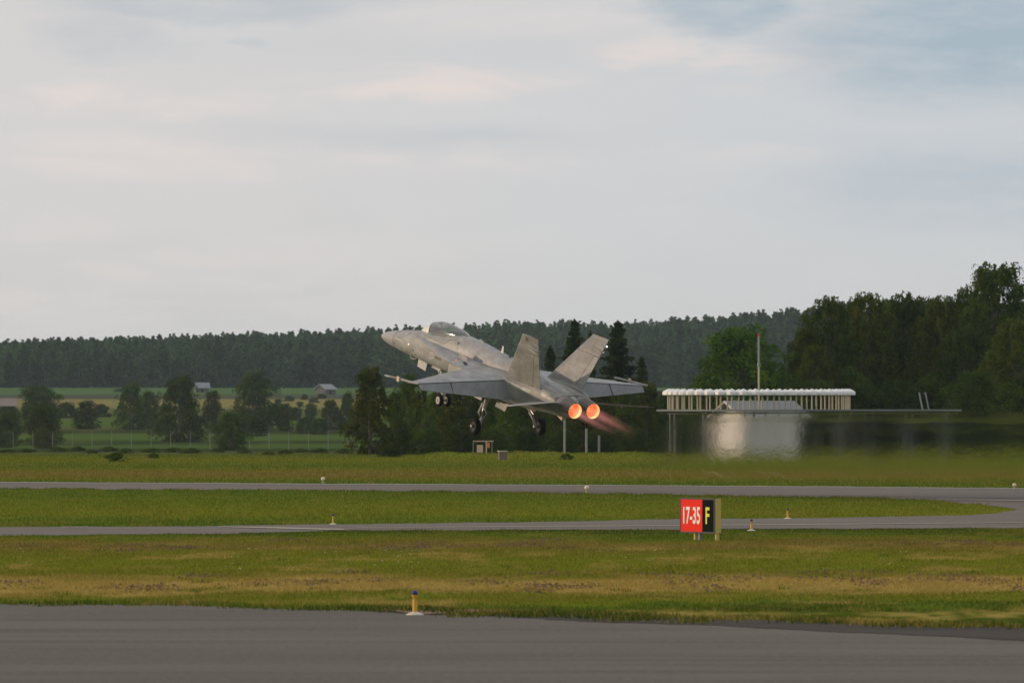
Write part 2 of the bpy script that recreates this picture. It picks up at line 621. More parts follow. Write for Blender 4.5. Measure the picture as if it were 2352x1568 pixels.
def grass_color(t):
    """real sward colours by place on the field: green, olive and dry zones"""
    geo = t.node('ShaderNodeNewGeometry')
    pos = geo.outputs['Position']
    s = t.node('ShaderNodeSeparateXYZ')
    t.l.new(pos, s.inputs[0])
    y = s.outputs[1]
    nA = t.noise(t.mapping(pos, (.16, .06, 0)), 1.0, 6, .65)
    nB = t.noise(t.mapping(pos, (.38, .085, 0), (5, 9, 0)), 1.0, 6, .68)
    nC = t.noise(t.mapping(pos, (3.5, .9, 0), (1, 4, 0)), 1.0, 4, .65)
    yw = t.math('ADD', y, t.math('MULTIPLY', t.math('SUBTRACT', nA, .5), 42))

    def d(py):
        return CAM_Z * FPX / (py - 938) / 1000.0
    near = ramp_cols(t, t.math('DIVIDE', yw, 1000.0), [
        (d(1400), GREEN_D), (d(1386), GREEN), (d(1374), GREEN_B), (d(1364), OLIVE), (d(1354), TAN), (d(1332), TAN), (d(1322), OLIVE), (d(1306), GREEN_B), (d(1280), GREEN_B),
        (d(1264), OLIVE), (d(1252), TAN_D), (d(1240), OLIVE), (d(1232), GREEN), (d(1222), GREEN_D), (d(1200), GREEN), (d(1180), GREEN_B), (d(1130), GREEN),
        (d(1108), GREEN), (d(1098), OLIVE), (d(1090), TAN_D), (d(1080), OLIVE), (d(1072), GREEN), (d(1055), GREEN_B), (d(1042), GREEN), (.80, GREEN_D)])
    c = t.mix(t.math('MULTIPLY', t.rng(nB, .42, .66), .45), near, OLIVE)
    dry = t.math('MULTIPLY', t.rng(nB, .50, .66), t.rng(y, 250, 200, .10, .75))
    c = t.mix(dry, c, TAN)
    c = t.mix(t.math('MULTIPLY', t.rng(nC, .52, .74), .38), c, GREEN_D)
    c = t.mix(t.math('MULTIPLY', t.rng(nC, .45, .28), .45), c, GREEN_B)
    return c, y, nA, nB, nC, pos


m, t, out = new_mat('airfield_and_field_ground')
c, y, nA, nB, nC, pos = grass_color(t)
# fields beyond the fence
nF = t.noise(t.mapping(pos, (.02, .006, 0)), 1.0, 4, .6)
nG = t.noise(t.mapping(pos, (.12, .03, 0)), 1.0, 4, .6)
yf = t.math('DIVIDE', t.math('ADD', y, t.math('MULTIPLY', t.math('SUBTRACT', nF, .5), 120)), 4000.0)


def ld(py):
    return land(1176, py)[1] / 4000.0


F_GREEN = (.075, .125, .022)
F_DARK = (.022, .034, .010)
F_YEL = (.235, .205, .065)
F_OL = (.095, .105, .030)
fld = ramp_cols(t, yf, [(ld(1040), F_OL), (ld(1032), F_DARK), (ld(1024), F_GREEN), (ld(1016), F_DARK), (ld(1009), F_GREEN), (ld(998), F_GREEN), (ld(992), F_DARK), (ld(982), F_OL),
                        (ld(975), F_GREEN), (ld(962), F_GREEN), (ld(953), F_OL), (ld(940), F_OL), (ld(934), F_YEL), (ld(918), F_YEL), (ld(914), (.07, .075, .05)),
                        (ld(907), (.075, .08, .05)), (ld(904), (.08, .15, .05)), (ld(893), (.08, .15, .05)), (.80, F_DARK)])
fld = t.mix(t.math('MULTIPLY', t.rng(nG, .45, .7), .5), fld, F_OL)
col = t.mix(t.rng(y, 690, 720), c, fld)
b = t.node('ShaderNodeBsdfDiffuse')
t.l.new(col, b.inputs[0])
t.l.new(b.outputs[0], out.inputs[0])
M['ground'] = m

m, t, out = new_mat('grass_blades')
c = grass_color(t)[0]
geo = t.node('ShaderNodeNewGeometry')
c = t.mix(t.math('MULTIPLY', t.rng(geo.outputs['Random Per Island'], .55, 1.0), .45), c, TAN)
hs = t.node('ShaderNodeHueSaturation')
t.l.new(c, hs.inputs['Color'])
t.l.new(t.rng(geo.outputs['Random Per Island'], 0, 1, .85, 1.15, False), hs.inputs['Value'])
df = t.node('ShaderNodeBsdfDiffuse')
tr = t.node('ShaderNodeBsdfTranslucent')
t.l.new(hs.outputs[0], df.inputs[0])
t.l.new(hs.outputs[0], tr.inputs[0])
ms = t.node('ShaderNodeMixShader')
ms.inputs[0].default_value = .3
t.l.new(df.outputs[0], ms.inputs[1])
t.l.new(tr.outputs[0], ms.inputs[2])
t.l.new(ms.outputs[0], out.inputs[0])
M['blade'] = m

g = raw('ground', vs.tolist(), fs, M['ground'])
g.data.shade_smooth()
tag(g, kind='structure')


# ------------------------------------------------------------------ paved surfaces
def asphalt(name, c1, c2, sc=(1, .25, 0)):
    m, t, out = new_mat(name)
    pos = t.node('ShaderNodeNewGeometry').outputs['Position']
    a = t.noise(t.mapping(pos, (.10, .16, 0)), 1.0, 5, .6)
    b2 = t.noise(t.mapping(pos, (.05, .55, 0)), 1.0, 6, .7)
    f = t.noise(pos, 14, 4, .7)
    c = t.mix(t.rng(a, .35, .65), c1, c2)
    c = t.mix(t.math('MULTIPLY', t.rng(b2, .45, .66), .6), c, tuple(x * .70 for x in c1))
    c = t.mix(t.math('MULTIPLY', t.rng(t.noise(t.mapping(pos, (9, 2.2, 0)), 1.0, 5, .75), .42, .62), .35), c, tuple(x * 1.3 for x in c2))
    b = t.node('ShaderNodeBsdfPrincipled')
    t.l.new(c, b.inputs['Base Color'])
    b.inputs['Roughness'].default_value = .95
    b.inputs['Specular IOR Level'].default_value = .06
    bp = t.node('ShaderNodeBump')
    bp.inputs['Strength'].default_value = .35
    bp.inputs['Distance'].default_value = .01
    t.l.new(f, bp.inputs['Height'])
    t.l.new(bp.outputs[0], b.inputs['Normal'])
    t.l.new(b.outputs[0], out.inputs[0])
    return m


M['apron'] = asphalt('worn_apron_asphalt', (.128, .115, .098), (.158, .143, .122))
M['shoulder'] = asphalt('dark_shoulder_asphalt', (.050, .044, .038), (.078, .068, .058))
M['taxiway'] = asphalt('taxiway_asphalt', (.170, .150, .128), (.200, .178, .152))
M['runway'] = asphalt('runway_asphalt', (.165, .144, .124), (.195, .172, .150))
M['line_white'] = asphalt('worn_white_paint', (.50, .47, .44), (.60, .57, .53))
M['line_yellow'] = asphalt('worn_yellow_paint', (.42, .38, .30), (.52, .47, .38))
M['joint'] = asphalt('dark_joint_sealant', (.052, .042, .036), (.085, .070, .060))
M['gravel'] = asphalt('reddish_gravel', (.22, .14, .10), (.30, .20, .14))


def wob(px, amp, f=.013, ph=0.0):
    px = np.asarray(px, float)
    return amp * (np.sin(px * f + ph) + .6 * np.sin(px * f * 2.7 + 1.3 + ph) + .4 * np.sin(px * f * 7.1 + 2 + ph) + .3 * np.sin(px * f * 17 + ph))


def edge(pts, amp=0.0, ph=0.0):
    xs_ = [p[0] for p in pts]
    ys_ = [p[1] for p in pts]
    return lambda px: np.interp(px, xs_, ys_) + (wob(px, amp, ph=ph) if amp else 0)


# edges as seen, turned into places on the ground
E_apron_grass = edge([(-600, 1378), (0, 1386), (450, 1388), (760, 1398), (900, 1402), (1250, 1409), (1600, 1420), (2352, 1440), (2900, 1455)], 1.3)
E_apron = edge([(-600, 1381), (0, 1389), (450, 1391), (760, 1400), (900, 1409), (1250, 1424), (1600, 1436), (2352, 1472), (2900, 1498)], .8, 2.)
E_taxi_near = edge([(-600, 1235), (0, 1230), (500, 1226), (830, 1218), (1300, 1217), (2352, 1213), (2900, 1211)], .5, 1.)
E_taxi_far = edge([(-600, 1213), (0, 1211), (500, 1208), (760, 1204), (1176, 1200), (1500, 1193), (2000, 1188), (2200, 1184), (2290, 1178), (2335, 1171)], .5, 3.)
E_island_far = edge([(-600, 1118), (0, 1123), (760, 1127), (1176, 1132), (1660, 1139), (2050, 1146), (2250, 1158), (2335, 1170)], .5, 4.)
E_run_far = edge([(-600, 1101), (0, 1107), (1176, 1113), (1700, 1116), (2352, 1121), (2900, 1126)], .25, 5.)


def strip(name, far, near, x0, x1, mat, z, n=220, parent=None):
    px = np.linspace(x0, x1, n)
    vs = [at(p, float(far(p)), 0)[:2] + (z,) for p in px] + [at(p, float(near(p)), 0)[:2] + (z,) for p in px]
    fs = [(i, i + 1, n + i + 1, n + i) for i in range(n - 1)]
    o = raw(name, vs, fs, mat, parent)
    o.data.flip_normals() if o.data.polygons[0].normal.z < 0 else None
    return o


L0 = lambda v: (lambda px: np.asarray(px, float) * 0 + v)
tag(strip('shoulder', E_apron_grass, L0(1520), -600, 2900, M['shoulder'], .012), kind='structure')
tag(strip('apron', E_apron, L0(2600), -2500, 4600, M['apron'], .020), kind='structure')
tag(strip('taxiway', E_taxi_far, E_taxi_near, -600, 2335, M['taxiway'], .012), kind='structure')
tag(strip('runway', E_run_far, E_island_far, -600, 2335, M['runway'], .016), kind='structure')
tag(strip('runway_junction', E_run_far, E_taxi_near, 2335, 2900, M['runway'], .014), kind='structure')
mk = empty('pavement_markings')
tag(mk, kind='structure')
strip('edge_line', lambda p: E_run_far(p) + .55, lambda p: E_run_far(p) + 1.25, -600, 2900, M['line_white'], .026, 120, mk)
strip('edge_line', edge([(2150, 1147.2), (2352, 1149.2), (2900, 1154)]), edge([(2150, 1147.9), (2352, 1150.6), (2900, 1155.5)]), 2150, 2900, M['line_white'], .030, 60, mk)
strip('centre_line', edge([(820, 1212.0), (1500, 1207.6), (2352, 1200.5), (2900, 1196)]), edge([(820, 1212.6), (1500, 1208.5), (2352, 1201.5), (2900, 1197)]), 820, 2900, M['line_yellow'], .026, 120, mk)
strip('centre_line', edge([(500, 1210.4), (640, 1212.3), (790, 1216.5)]), edge([(500, 1211.2), (640, 1214.6), (790, 1218.4)]), 500, 790, M['line_yellow'], .030, 50, mk)
strip('edge_line', edge([(140, 1211.0), (200, 1210.8)]), edge([(140, 1211.8), (200, 1211.7)]), 140, 200, M['line_yellow'], .030, 8, mk)
strip('pavement_joint', lambda p: E_apron(p) - .6, lambda p: E_apron(p) + 1.5, 1250, 2900, M['joint'], .028, 120, mk)
# reddish gravel worn in round the near edge light
strip('gravel_patch', edge([(880, 1396), (1100, 1402), (1200, 1409)]), edge([(880, 1402), (960, 1413), (1100, 1408), (1200, 1412)]), 880, 1200, M['gravel'], .026, 40)['kind'] = 'structure'


# ------------------------------------------------------------------ grass (one sward per strip)
def blades(name, y0, y1, xmarg, dens, h, wd, ok, zf=None):
    half = lambda yy: .062 * yy + xmarg
    n = int((y1 - y0) * 2 * half((y0 + y1) / 2) * dens)
    yy = rng.uniform(y0, y1, n)
    xx = rng.uniform(-1, 1, n) * half(yy)
    px = 1176 + FPX * xx / yy
    py = 938 + FPX * CAM_Z / yy
    k = ok(px, py)
    xx, yy, px, py = xx[k], yy[k], px[k], py[k]
    n = len(xx)
    clump = .55 + .9 * np.clip(.5 + .5 * np.sin(xx * 1.7 + 3 * np.sin(yy * .21)) * np.sin(yy * .33 + 2 * np.sin(xx * .6)), 0, 1)
    hh = h * clump * rng.uniform(.5, 1.35, n)
    a = rng.uniform(0, 2 * math.pi, n)
    ww = wd * rng.uniform(.6, 1.3, n)
    lean = rng.normal(0, .35, (n, 2)) * hh[:, None]
    z0 = terrain(xx, yy) if zf else np.zeros(n)
    P = np.zeros((n, 3, 3))
    dx, dy = np.cos(a) * ww / 2, np.sin(a) * ww / 2
    P[:, 0] = np.stack([xx - dx, yy - dy, z0 - .01], 1)
    P[:, 1] = np.stack([xx + dx, yy + dy, z0 - .01], 1)
    P[:, 2] = np.stack([xx + lean[:, 0], yy + lean[:, 1], z0 + hh], 1)
    me = np_mesh(name, P.reshape(-1, 3), 3, M['blade'])
    return link(name, me)


g1 = blades('grass', 150, 262, 3, 100, .048, .024, lambda px, py: (py < E_apron_grass(px) + rng.normal(0, 1.2, len(px))) & (py > E_taxi_near(px)))
tag(g1, 'mown grass with dry tan patches between the apron and the taxiway', 'grass', kind='stuff')
g2 = blades('grass', 258, 385, 3, 30, .060, .036, lambda px, py: (py < E_taxi_far(px)) & (py > E_island_far(px)) & (px < 2335))
tag(g2, 'green grass island between the taxiway and the runway', 'grass', kind='stuff')
g3 = blades('grass', 383, 600, 4, 11, .085, .06, lambda px, py: py < E_run_far(px), 1)
tag(g3, 'green and brown meadow grass beyond the runway', 'grass', kind='stuff')
g4 = blades('grass', 600, 700, 4, 12, .12, .10, lambda px, py: px > -9999, 1)
tag(g4, 'rough grass on the low bank and field edge behind the runway', 'grass', kind='stuff')
# weedy tufts along paved edges
def tufts(name, pts, h, wd, n_each, label, mat='blade', sx=.22, sy=.5):
    P = []
    for (x, y_, z) in pts:
        n = n_each
        xx = x + rng.normal(0, sx, n)
        yy = y_ + rng.normal(0, sy, n)
        a = rng.uniform(0, 6.28, n)
        hh = h * rng.uniform(.4, 1.2, n)
        q = np.zeros((n, 3, 3))
        q[:, 0] = np.stack([xx - np.cos(a) * wd / 2, yy - np.sin(a) * wd / 2, 0 * xx + z], 1)
        q[:, 1] = np.stack([xx + np.cos(a) * wd / 2, yy + np.sin(a) * wd / 2, 0 * xx + z], 1)
        q[:, 2] = np.stack([xx + rng.normal(0, .3, n) * hh, yy + rng.normal(0, .3, n) * hh, z + hh], 1)
        P.append(q.reshape(-1, 3))
    o = link(name, np_mesh(name, np.concatenate(P), 3, M[mat]))
    tag(o, label, 'grass', kind='stuff')
    return o


tufts('grass_tufts', [at(px, float(E_apron_grass(px)) + rng.uniform(-4, 3) + (7 if 1050 < px < 1750 and rng.random() < .5 else 0), .014) for px in rng.uniform(-100, 2450, 150)], .09, .03, 60,
      'dark green tufts growing along the edge of the apron')
tufts('grass_tufts', [at(px, float(E_island_far(px)) + rng.uniform(-.3, .6), .014) for px in rng.uniform(-100, 2330, 110)], .10, .04, 45,
      'ragged tufts along the near side of the runway')


hay = [at(px, py, 0) for px, py in zip(rng.uniform(-100, 2450, 60), rng.choice([1243, 1250, 1258, 1318, 1330, 1338, 1350], 60) + rng.normal(0, 3.5, 60))]
tufts('cut_hay', [(h[0], h[1], 0) for h in hay], .045, .10, 70, 'scattered swaths of brown cut hay lying on the near grass strip', 'hay', .30, 1.6)
clv = [at(px, py, 0) for px, py in zip(rng.choice([90, 560, 640, 900, 905, 1480, 1500, 2050], 60) + rng.normal(0, 50, 60), rng.uniform(1262, 1312, 60))]
tufts('white_clover', [(h[0], h[1], .045) for h in clv], .022, .035, 2, 'tiny white flowers sprinkled over the near grass strip', 'lamp_base', .1, .3)
weeds_ = [at(px, py, 0) for px, py in zip(rng.uniform(-100, 2450, 60), rng.uniform(1240, 1375, 60))]
tufts('tall_weeds', [(h[0], h[1], 0) for h in weeds_], .085, .022, 26, 'darker taller weeds standing here and there in the near grass', 'weed_leaf', .10, .25)

# ------------------------------------------------------------------ haze
hb = MB().box((-2520, -420, -6), (2520, 5220, 62)).build('haze', M['black'])
m, t, out = new_mat('evening_haze')
pv = t.node('ShaderNodeVolumePrincipled')
pv.inputs['Color'].default_value = (.70, .88, .98, 1)
pv.inputs['Density'].default_value = .000038
pv.inputs['Anisotropy'].default_value = .3
t.l.new(pv.outputs[0], out.inputs['Volume'])
hb.data.materials.clear()
hb.data.materials.append(m)
tag(hb, 'thin pale evening haze over the whole airfield', 'haze', kind='stuff')

# ------------------------------------------------------------------ vegetation prototypes
def unit(n):
    v = rng.normal(size=(n, 3))
    return v / np.linalg.norm(v, axis=1)[:, None]


def leaf_quads(cen, size, up=.0, droop=0.0):
    n = len(cen)
    a = unit(n)
    b = np.cross(a, unit(n))
    b /= np.linalg.norm(b, axis=1)[:, None] + 1e-9
    if droop:
        b = b * np.array([1, 1, 1]) + np.array([0, 0, -droop])
        b /= np.linalg.norm(b, axis=1)[:, None]
        a = np.cross(b, unit(n))
        a /= np.linalg.norm(a, axis=1)[:, None] + 1e-9
    s = size * rng.uniform(.6, 1.4, n)[:, None]
    la = s * .55
    lb = s * (1.0 + droop)
    q = np.stack([cen - a * la * .5 - b * lb * .5, cen + a * la * .5 - b * lb * .35, cen + a * la * .35 + b * lb * .5, cen - a * la * .5 + b * lb * .4], 1)
    return q.reshape(-1, 3)


def limb(mb, p0, p1, r0, r1, bend=.1, n=5):
    p0, p1 = Vector(p0), Vector(p1)
    L = (p1 - p0).length
    off = Vector(rng.normal(0, bend * L, 3).tolist())
    pts = [p0.lerp(p1, k / n) + off * math.sin(math.pi * k / n) for k in range(n + 1)]
    mb.tube(pts, [r0 + (r1 - r0) * k / n for k in range(n + 1)], 6)


def broadleaf(h, wd, n_cl, n_leaf, leaf, base=.12, shape=1.0, droop=0.0, clr=.16, bark='bark', leafm='birch_leaf', narrow_top=.5, trunk_r=.018):
    """trunk with limbs + crown of leaf sized faces gathered in clumps on the limbs"""
    tm = MB()
    tr = h * trunk_r
    wobx = rng.normal(0, .015 * h, 2)
    pts = [(wobx[0] * math.sin(k / 8 * 3), wobx[1] * math.sin(k / 8 * 2.2), h * .82 * k / 8) for k in range(9)]
    tm.tube([(pts[0][0], pts[0][1], -.4)] + pts[1:], [tr * (1.25 - k / 8 * 1.15) for k in range(9)], 8)
    cl = []
    for i in range(n_cl):
        f = base + (1 - base) * ((i + rng.uniform(0, 1)) / n_cl)
        t_ = (f - base) / (1 - base)
        # outline radius: full low, narrowing to the top, uneven
        rad = wd / 2 * math.sqrt(max(.02, 1 - ((t_ - .40) / .63) ** 2)) * (1 - (1 - narrow_top) * t_ * .55)
        a = i * 2.4 + rng.uniform(-.6, .6)
        q = rad * (rng.uniform(.1, 1.0) ** .5) * rng.uniform(.62, 1.12)
        c = Vector((math.cos(a) * q, math.sin(a) * q, h * f - (q * .15 if droop else 0)))
        cl.append(c)
        k = min(8, max(1, int(f * 8 * .85)))
        if i % 2 == 0:
            limb(tm, pts[k], c, tr * (1 - f * .75) * .55, tr * .08, .06)
    cen = []
    per = n_leaf // n_cl
    for c in cl:
        r = clr * wd * rng.choice([.45, .6, .8, 1.0, 1.3])
        nk = int(per * (r / (clr * wd)) ** 1.6 * 1.3)
        ca = np.array(c)
        if droop:
            ns = max(4, nk // 16)
            st = ca + unit(ns) * (rng.uniform(0, 1, ns) ** .4)[:, None] * r * np.array([1, 1, .7])
            outd = st - np.array([0, 0, st[:, 2].mean()])
            outd[:, 2] = 0
            outd /= np.linalg.norm(outd, axis=1)[:, None] + 1e-6
            ln = h * rng.uniform(.03, .12, ns)
            for j in range(16):
                f = j / 15
                pp = st + outd * (ln * .45 * math.sin(f * 1.6))[:, None] + np.array([0, 0, 1]) * (ln * (.25 * math.sin(f * 3.1) - f * f * .95))[:, None]
                cen.append(pp + rng.normal(0, .035 * r + .02, (ns, 3)))
        else:
            u_ = unit(nk) * (rng.uniform(0, 1, nk) ** .4)[:, None] * r
            u_[:, 2] *= .7
            u_[:, 2] -= .12 * r * np.abs(u_[:, 0] / (r + 1e-6))
            cen.append(u_ + ca)
    cen = np.concatenate(cen)
    cen = cen[cen[:, 2] > .04]
    crown = np_mesh('crown', leaf_quads(cen, leaf, droop=droop), 4, M[leafm])
    trunk = tm
    return crown, trunk, bark, h


def conifer(h, wd, n_leaf, leaf, base=.03, leafm='spruce_needle', power=.85):
    tm = MB()
    tm.tube([(0, 0, -.4), (0, 0, h * .5), (0, 0, h)], [h * .016, h * .010, .02], 8)
    cen = []
    lay = int(h * 2.7)
    per = max(8, n_leaf // lay)
    for i in range(lay):
        f = base + (1 - base) * (i + rng.uniform(0, .6)) / lay
        rad = wd / 2 * (1 - f) ** power * rng.uniform(.72, 1.12) + .12
        nb = int(6 + 6 * (1 - f))
        a0 = rng.uniform(0, 6.28)
        for k in range(nb):
            a = a0 + k * 6.28 / nb + rng.uniform(-.25, .25)
            L = rad * rng.uniform(.55, 1.3)
            m_ = max(3, int(per / nb * (.4 + 1.2 * (1 - f))))
            s_ = rng.uniform(.12, 1, m_)
            x = np.cos(a) * L * s_ + rng.normal(0, .05 + .07 * L * s_, m_)
            y_ = np.sin(a) * L * s_ + rng.normal(0, .05 + .07 * L * s_, m_)
            z = h * f - L * .35 * s_ + .18 * L * s_ ** 3 + rng.normal(0, .07, m_) - .1
            cen.append(np.stack([x, y_, z], 1))
            if k % 3 == 0:
                tm.tube([(0, 0, h * f), (math.cos(a) * L * .8, math.sin(a) * L * .8, h * f - L * .25)], [.03, .01], 4)
    cen = np.concatenate(cen)
    cen = np.concatenate([cen, np.stack([rng.normal(0, .05, 30), rng.normal(0, .05, 30), rng.uniform(h * .93, h * 1.0, 30)], 1)])
    crown = np_mesh('crown', leaf_quads(cen, leaf, droop=.3), 4, M[leafm])
    return crown, tm, 'bark', h


PROTO = {}


def proto(key, data):
    crown, tm, bark, h = data
    me = bpy.data.meshes.new('trunk')
    me.from_pydata(tm.v, [], tm.f)
    me.materials.append(M[bark])
    me.shade_smooth()
    PROTO[key] = (crown, me, h)


proto('birch1', broadleaf(9, 4.6, 95, 17000, .13, .02, .9, .5, .15, 'birch_bark', 'birch_leaf', .35))
proto('birch2', broadleaf(9, 4.0, 90, 16000, .13, .01, 1.1, .5, .16, 'birch_bark', 'birch_leaf_olive', .3))
proto('round1', broadleaf(7, 6.4, 90, 17000, .15, .02, 1.0, 0, .15, 'bark', 'dark_leaf', .8))
proto('round2', broadleaf(7, 5.4, 80, 16000, .15, .01, .9, 0, .17, 'bark', 'birch_leaf', .6))
proto('bush', broadleaf(3, 3.4, 40, 6000, .13, .0, .8, 0, .18, 'bark', 'dark_leaf', .9))
proto('weed', broadleaf(2.2, 3.4, 50, 6500, .12, .0, .8, 0, .11, 'bark', 'weed_leaf', .8))
proto('maple', broadleaf(8, 9, 80, 11000, .24, .12, 1.0, 0, .12, 'bark', 'maple_leaf', .8))
proto('big1', broadleaf(19, 13, 230, 46000, .19, .10, .8, .7, .075, 'birch_bark', 'birch_leaf_olive', .6, .013))
proto('big2', broadleaf(18, 11, 210, 42000, .19, .08, .9, .7, .08, 'birch_bark', 'birch_leaf', .5, .013))
proto('big3', broadleaf(18, 13, 200, 42000, .19, .14, .7, .6, .08, 'bark', 'dark_leaf', .7, .013))
proto('spruce1', conifer(11, 6.0, 26000, .24, power=.72))
proto('spruce2', conifer(11, 5.0, 20000, .24, power=.85))


def tree(key, name, px, base, top, width, label, cat='tree', group=None, dist=None, rz=None):
    """stands at a real place: the land point under (px, base) or an own distance"""
    if dist is None:
        x, y_, z = land(px, base)
    else:
        y_ = dist
        x = (px - 1176) / FPX * y_
        z = T(x, y_)
    ztop = CAM_Z + (938 - top) / FPX * y_
    hh = ztop - z
    crown, trunk, h0 = PROTO[key]
    e = empty(name, (x, y_, z), (0, 0, rng.uniform(0, 6.28) if rz is None else rz))
    s = hh / h0
    cw = {'birch1': 4.6, 'birch2': 4.0, 'round1': 6.4, 'round2': 5.4, 'bush': 3.4, 'weed': 3.4, 'maple': 9, 'big1': 13, 'big2': 11, 'big3': 13, 'spruce1': 6, 'spruce2': 5}[key]
    wm = width / FPX * y_ * (1.12 if px < 900 else 1.0)
    if px < 900 and name != 'shrub':
        wm *= 1.08
    e.scale = (wm / cw, wm / cw, s)
    tag(e, label, cat, group)
    link('crown', crown, e)
    link('trunk', trunk, e)
    return e


# left meadow trees (photo places of base, top, width)
tree('round1', 'broadleaf_tree', 88, 985, 890, 100, 'large dark round tree at the far left behind a smaller pointed one')
tree('round2', 'young_birch', 97, 1030, 932, 82, 'small bushy tree before the large dark round tree at far left')
tree('round2', 'young_birch', 15, 1028, 950, 80, 'bushy young tree cut by the left edge of the photo')
tree('bush', 'shrub', 150, 960, 925, 45, 'low dark shrub right of the large round tree at far left', 'shrub')
tree('birch2', 'young_birch', 198, 985, 922, 56, 'small pointed tree standing alone left of the tall meadow trees')
tree('bush', 'shrub', 232, 958, 929, 38, 'dark rounded shrub right of the small pointed tree', 'shrub')
tree('birch1', 'birch_tree', 300, 987, 882, 62, 'upright loose tree with a lower second tree against its right side')
tree('round2', 'broadleaf_tree', 342, 985, 902, 50, 'lower round tree leaning on the right of the upright loose tree')
tree('bush', 'shrub', 275, 900, 893, 32, 'faint brownish bush in the far field left of the upright trees', 'shrub')
tree('birch1', 'birch_tree', 413, 1014, 866, 96, 'tall full dark tree at the fence, tallest of the left meadow')
tree('birch2', 'young_birch', 487, 985, 900, 44, 'slim round topped tree right of the tall full dark tree')
tree('birch1', 'birch_tree', 583, 990, 856, 86, 'broad tall tree above a low bushy one at the fence')
tree('round2', 'broadleaf_tree', 530, 1034, 950, 78, 'low bushy tree right at the fence below the broad tall tree')
tree('birch2', 'young_birch', 655, 990, 928, 34, 'slim young tree right of the broad tall tree')
tree('bush', 'shrub', 680, 966, 936, 34, 'dark low shrub in the yellow field left of the small rounded tree', 'shrub')
tree('round1', 'broadleaf_tree', 713, 962, 927, 28, 'small dark rounded tree below the left of the grey barn')
tree('birch2', 'young_birch', 760, 987, 920, 46, 'loose pale green tree directly below the grey barn')
tree('round2', 'broadleaf_tree', 797, 987, 905, 38, 'narrow dark tree right of the tree below the grey barn')
tree('birch2', 'birch_tree', 852, 1046, 850, 88, 'tall pointed birch with pale stem left of the nose wheels')
BL = ['right of the tall tree above the fence bush', 'right of the slim young tree, by the fence', 'beside the pale green tree below the barn', 'right behind the tree cut by the left edge',
      'just right of the low bushy tree at the fence', 'right foot of the tall full dark tree', 'left foot of the tall full dark tree', 'below the narrow dark tree right of the barn tree', 'left of the trunk of the broad tall tree', 'small and high, right of the broad tall tree']
for k, (px, b_, tp, wd) in enumerate([(620, 978, 945, 60), (700, 996, 960, 46), (735, 998, 962, 40), (20, 975, 935, 60), (590, 1002, 958, 50), (450, 992, 955, 40),
                                      (375, 996, 962, 40), (820, 1000, 955, 50), (560, 970, 940, 30), (640, 962, 935, 26)]):
    tree('bush', 'shrub', px, b_, tp, wd, 'scrubby bush ' + BL[k], 'shrub', 'bushes scattered between the meadow trees')
# distant little shrubs in the yellow field
for k in range(14):
    px = [165, 240, 640, 600, 690, 720, 760, 840, 630, 575, 700, 800, 740, 665][k]
    py = [945, 950, 930, 925, 935, 925, 940, 930, 940, 915, 918, 922, 915, 922][k]
    tree('bush', 'shrub', px, py, py - rng.uniform(8, 14), rng.uniform(12, 22), 'tiny far shrub dotted over the yellow field', 'shrub', 'tiny shrubs in the yellow field')

ORD = ['first', 'second', 'third', 'fourth', 'fifth', 'sixth', 'seventh', 'eighth', 'ninth', 'tenth', 'eleventh', 'twelfth', 'thirteenth', 'fourteenth', 'fifteenth',
       'sixteenth', 'seventeenth', 'eighteenth', 'nineteenth']


def near_what(px):
    for lim, txt in ((960, 'left of the nose wheels'), (1060, 'under the left wing'), (1150, 'by the left main wheel'), (1260, 'by the right main wheel'), (1380, 'below the engines'),
                     (1500, 'beside the pink exhaust'), (1620, 'left of the antenna ring'), (1760, 'behind the white hut'), (1960, 'right of the white hut'), (2200, 'behind the end of the platform'), (9999, 'near the right edge')):
        if px < lim:
            return txt


# dense grove behind the landing gear
for gi_, (px, tp, wd) in enumerate([(905, 905, 60), (940, 862, 70), (965, 900, 70), (1000, 905, 80), (1040, 890, 85), (1080, 905, 80), (1120, 900, 85), (1165, 890, 80), (1205, 905, 90),
                   (1240, 900, 90), (1290, 890, 90), (1340, 905, 100), (1390, 895, 100), (1440, 900, 95), (1490, 885, 95), (1535, 905, 90), (1575, 915, 90), (1620, 900, 90), (1660, 915, 90)]):
    tree(['birch1', 'round1', 'round2', 'birch2'][int(rng.integers(0, 4))], 'broadleaf_tree', px, 1040, tp, wd, 'grove tree %s, %s from the left' % (near_what(px), ORD[gi_]), 'tree',
         'trees of the dark grove behind the bank', dist=rng.uniform(700, 745))
for gi_, (px, tp, wd) in enumerate([(920, 975, 60), (985, 985, 70), (1060, 980, 80), (1130, 990, 70), (1210, 985, 80), (1290, 990, 80), (1380, 985, 80), (1460, 990, 80), (1550, 990, 80)]):
    tree('round1', 'shrub', px, 1045, tp, wd, 'undergrowth bush %s, %s from the left' % (near_what(px), ORD[gi_]), 'shrub', 'undergrowth bushes of the grove', dist=rng.uniform(665, 690))
tree('spruce1', 'spruce_tree', 1320, 1040, 733, 142, 'tall dark spruce seen between the two tail fins', dist=760)
tree('spruce2', 'spruce_tree', 1264, 1040, 793, 100, 'shorter spruce left of the tall one, behind the left fin', dist=775)
tree('spruce2', 'spruce_tree', 1356, 1040, 758, 66, 'slim spruce tip just right of the tall spruce between the fins', dist=790)
tree('spruce1', 'spruce_tree', 1420, 1040, 736, 165, 'tall broad spruce right of the right tail fin', dist=755)
tree('spruce1', 'spruce_tree', 1474, 1040, 818, 90, 'small pointed spruce at the right foot of the broad spruce', dist=750)
tree('bush', 'shrub', 896, 1052, 1027, 50, 'low dark bush at the left end of the grass bank', 'shrub', dist=640)
tree('weed', 'shrub', 1302, 1058, 1042, 34, 'small dark bush growing on the front of the grass bank', 'shrub', dist=600)
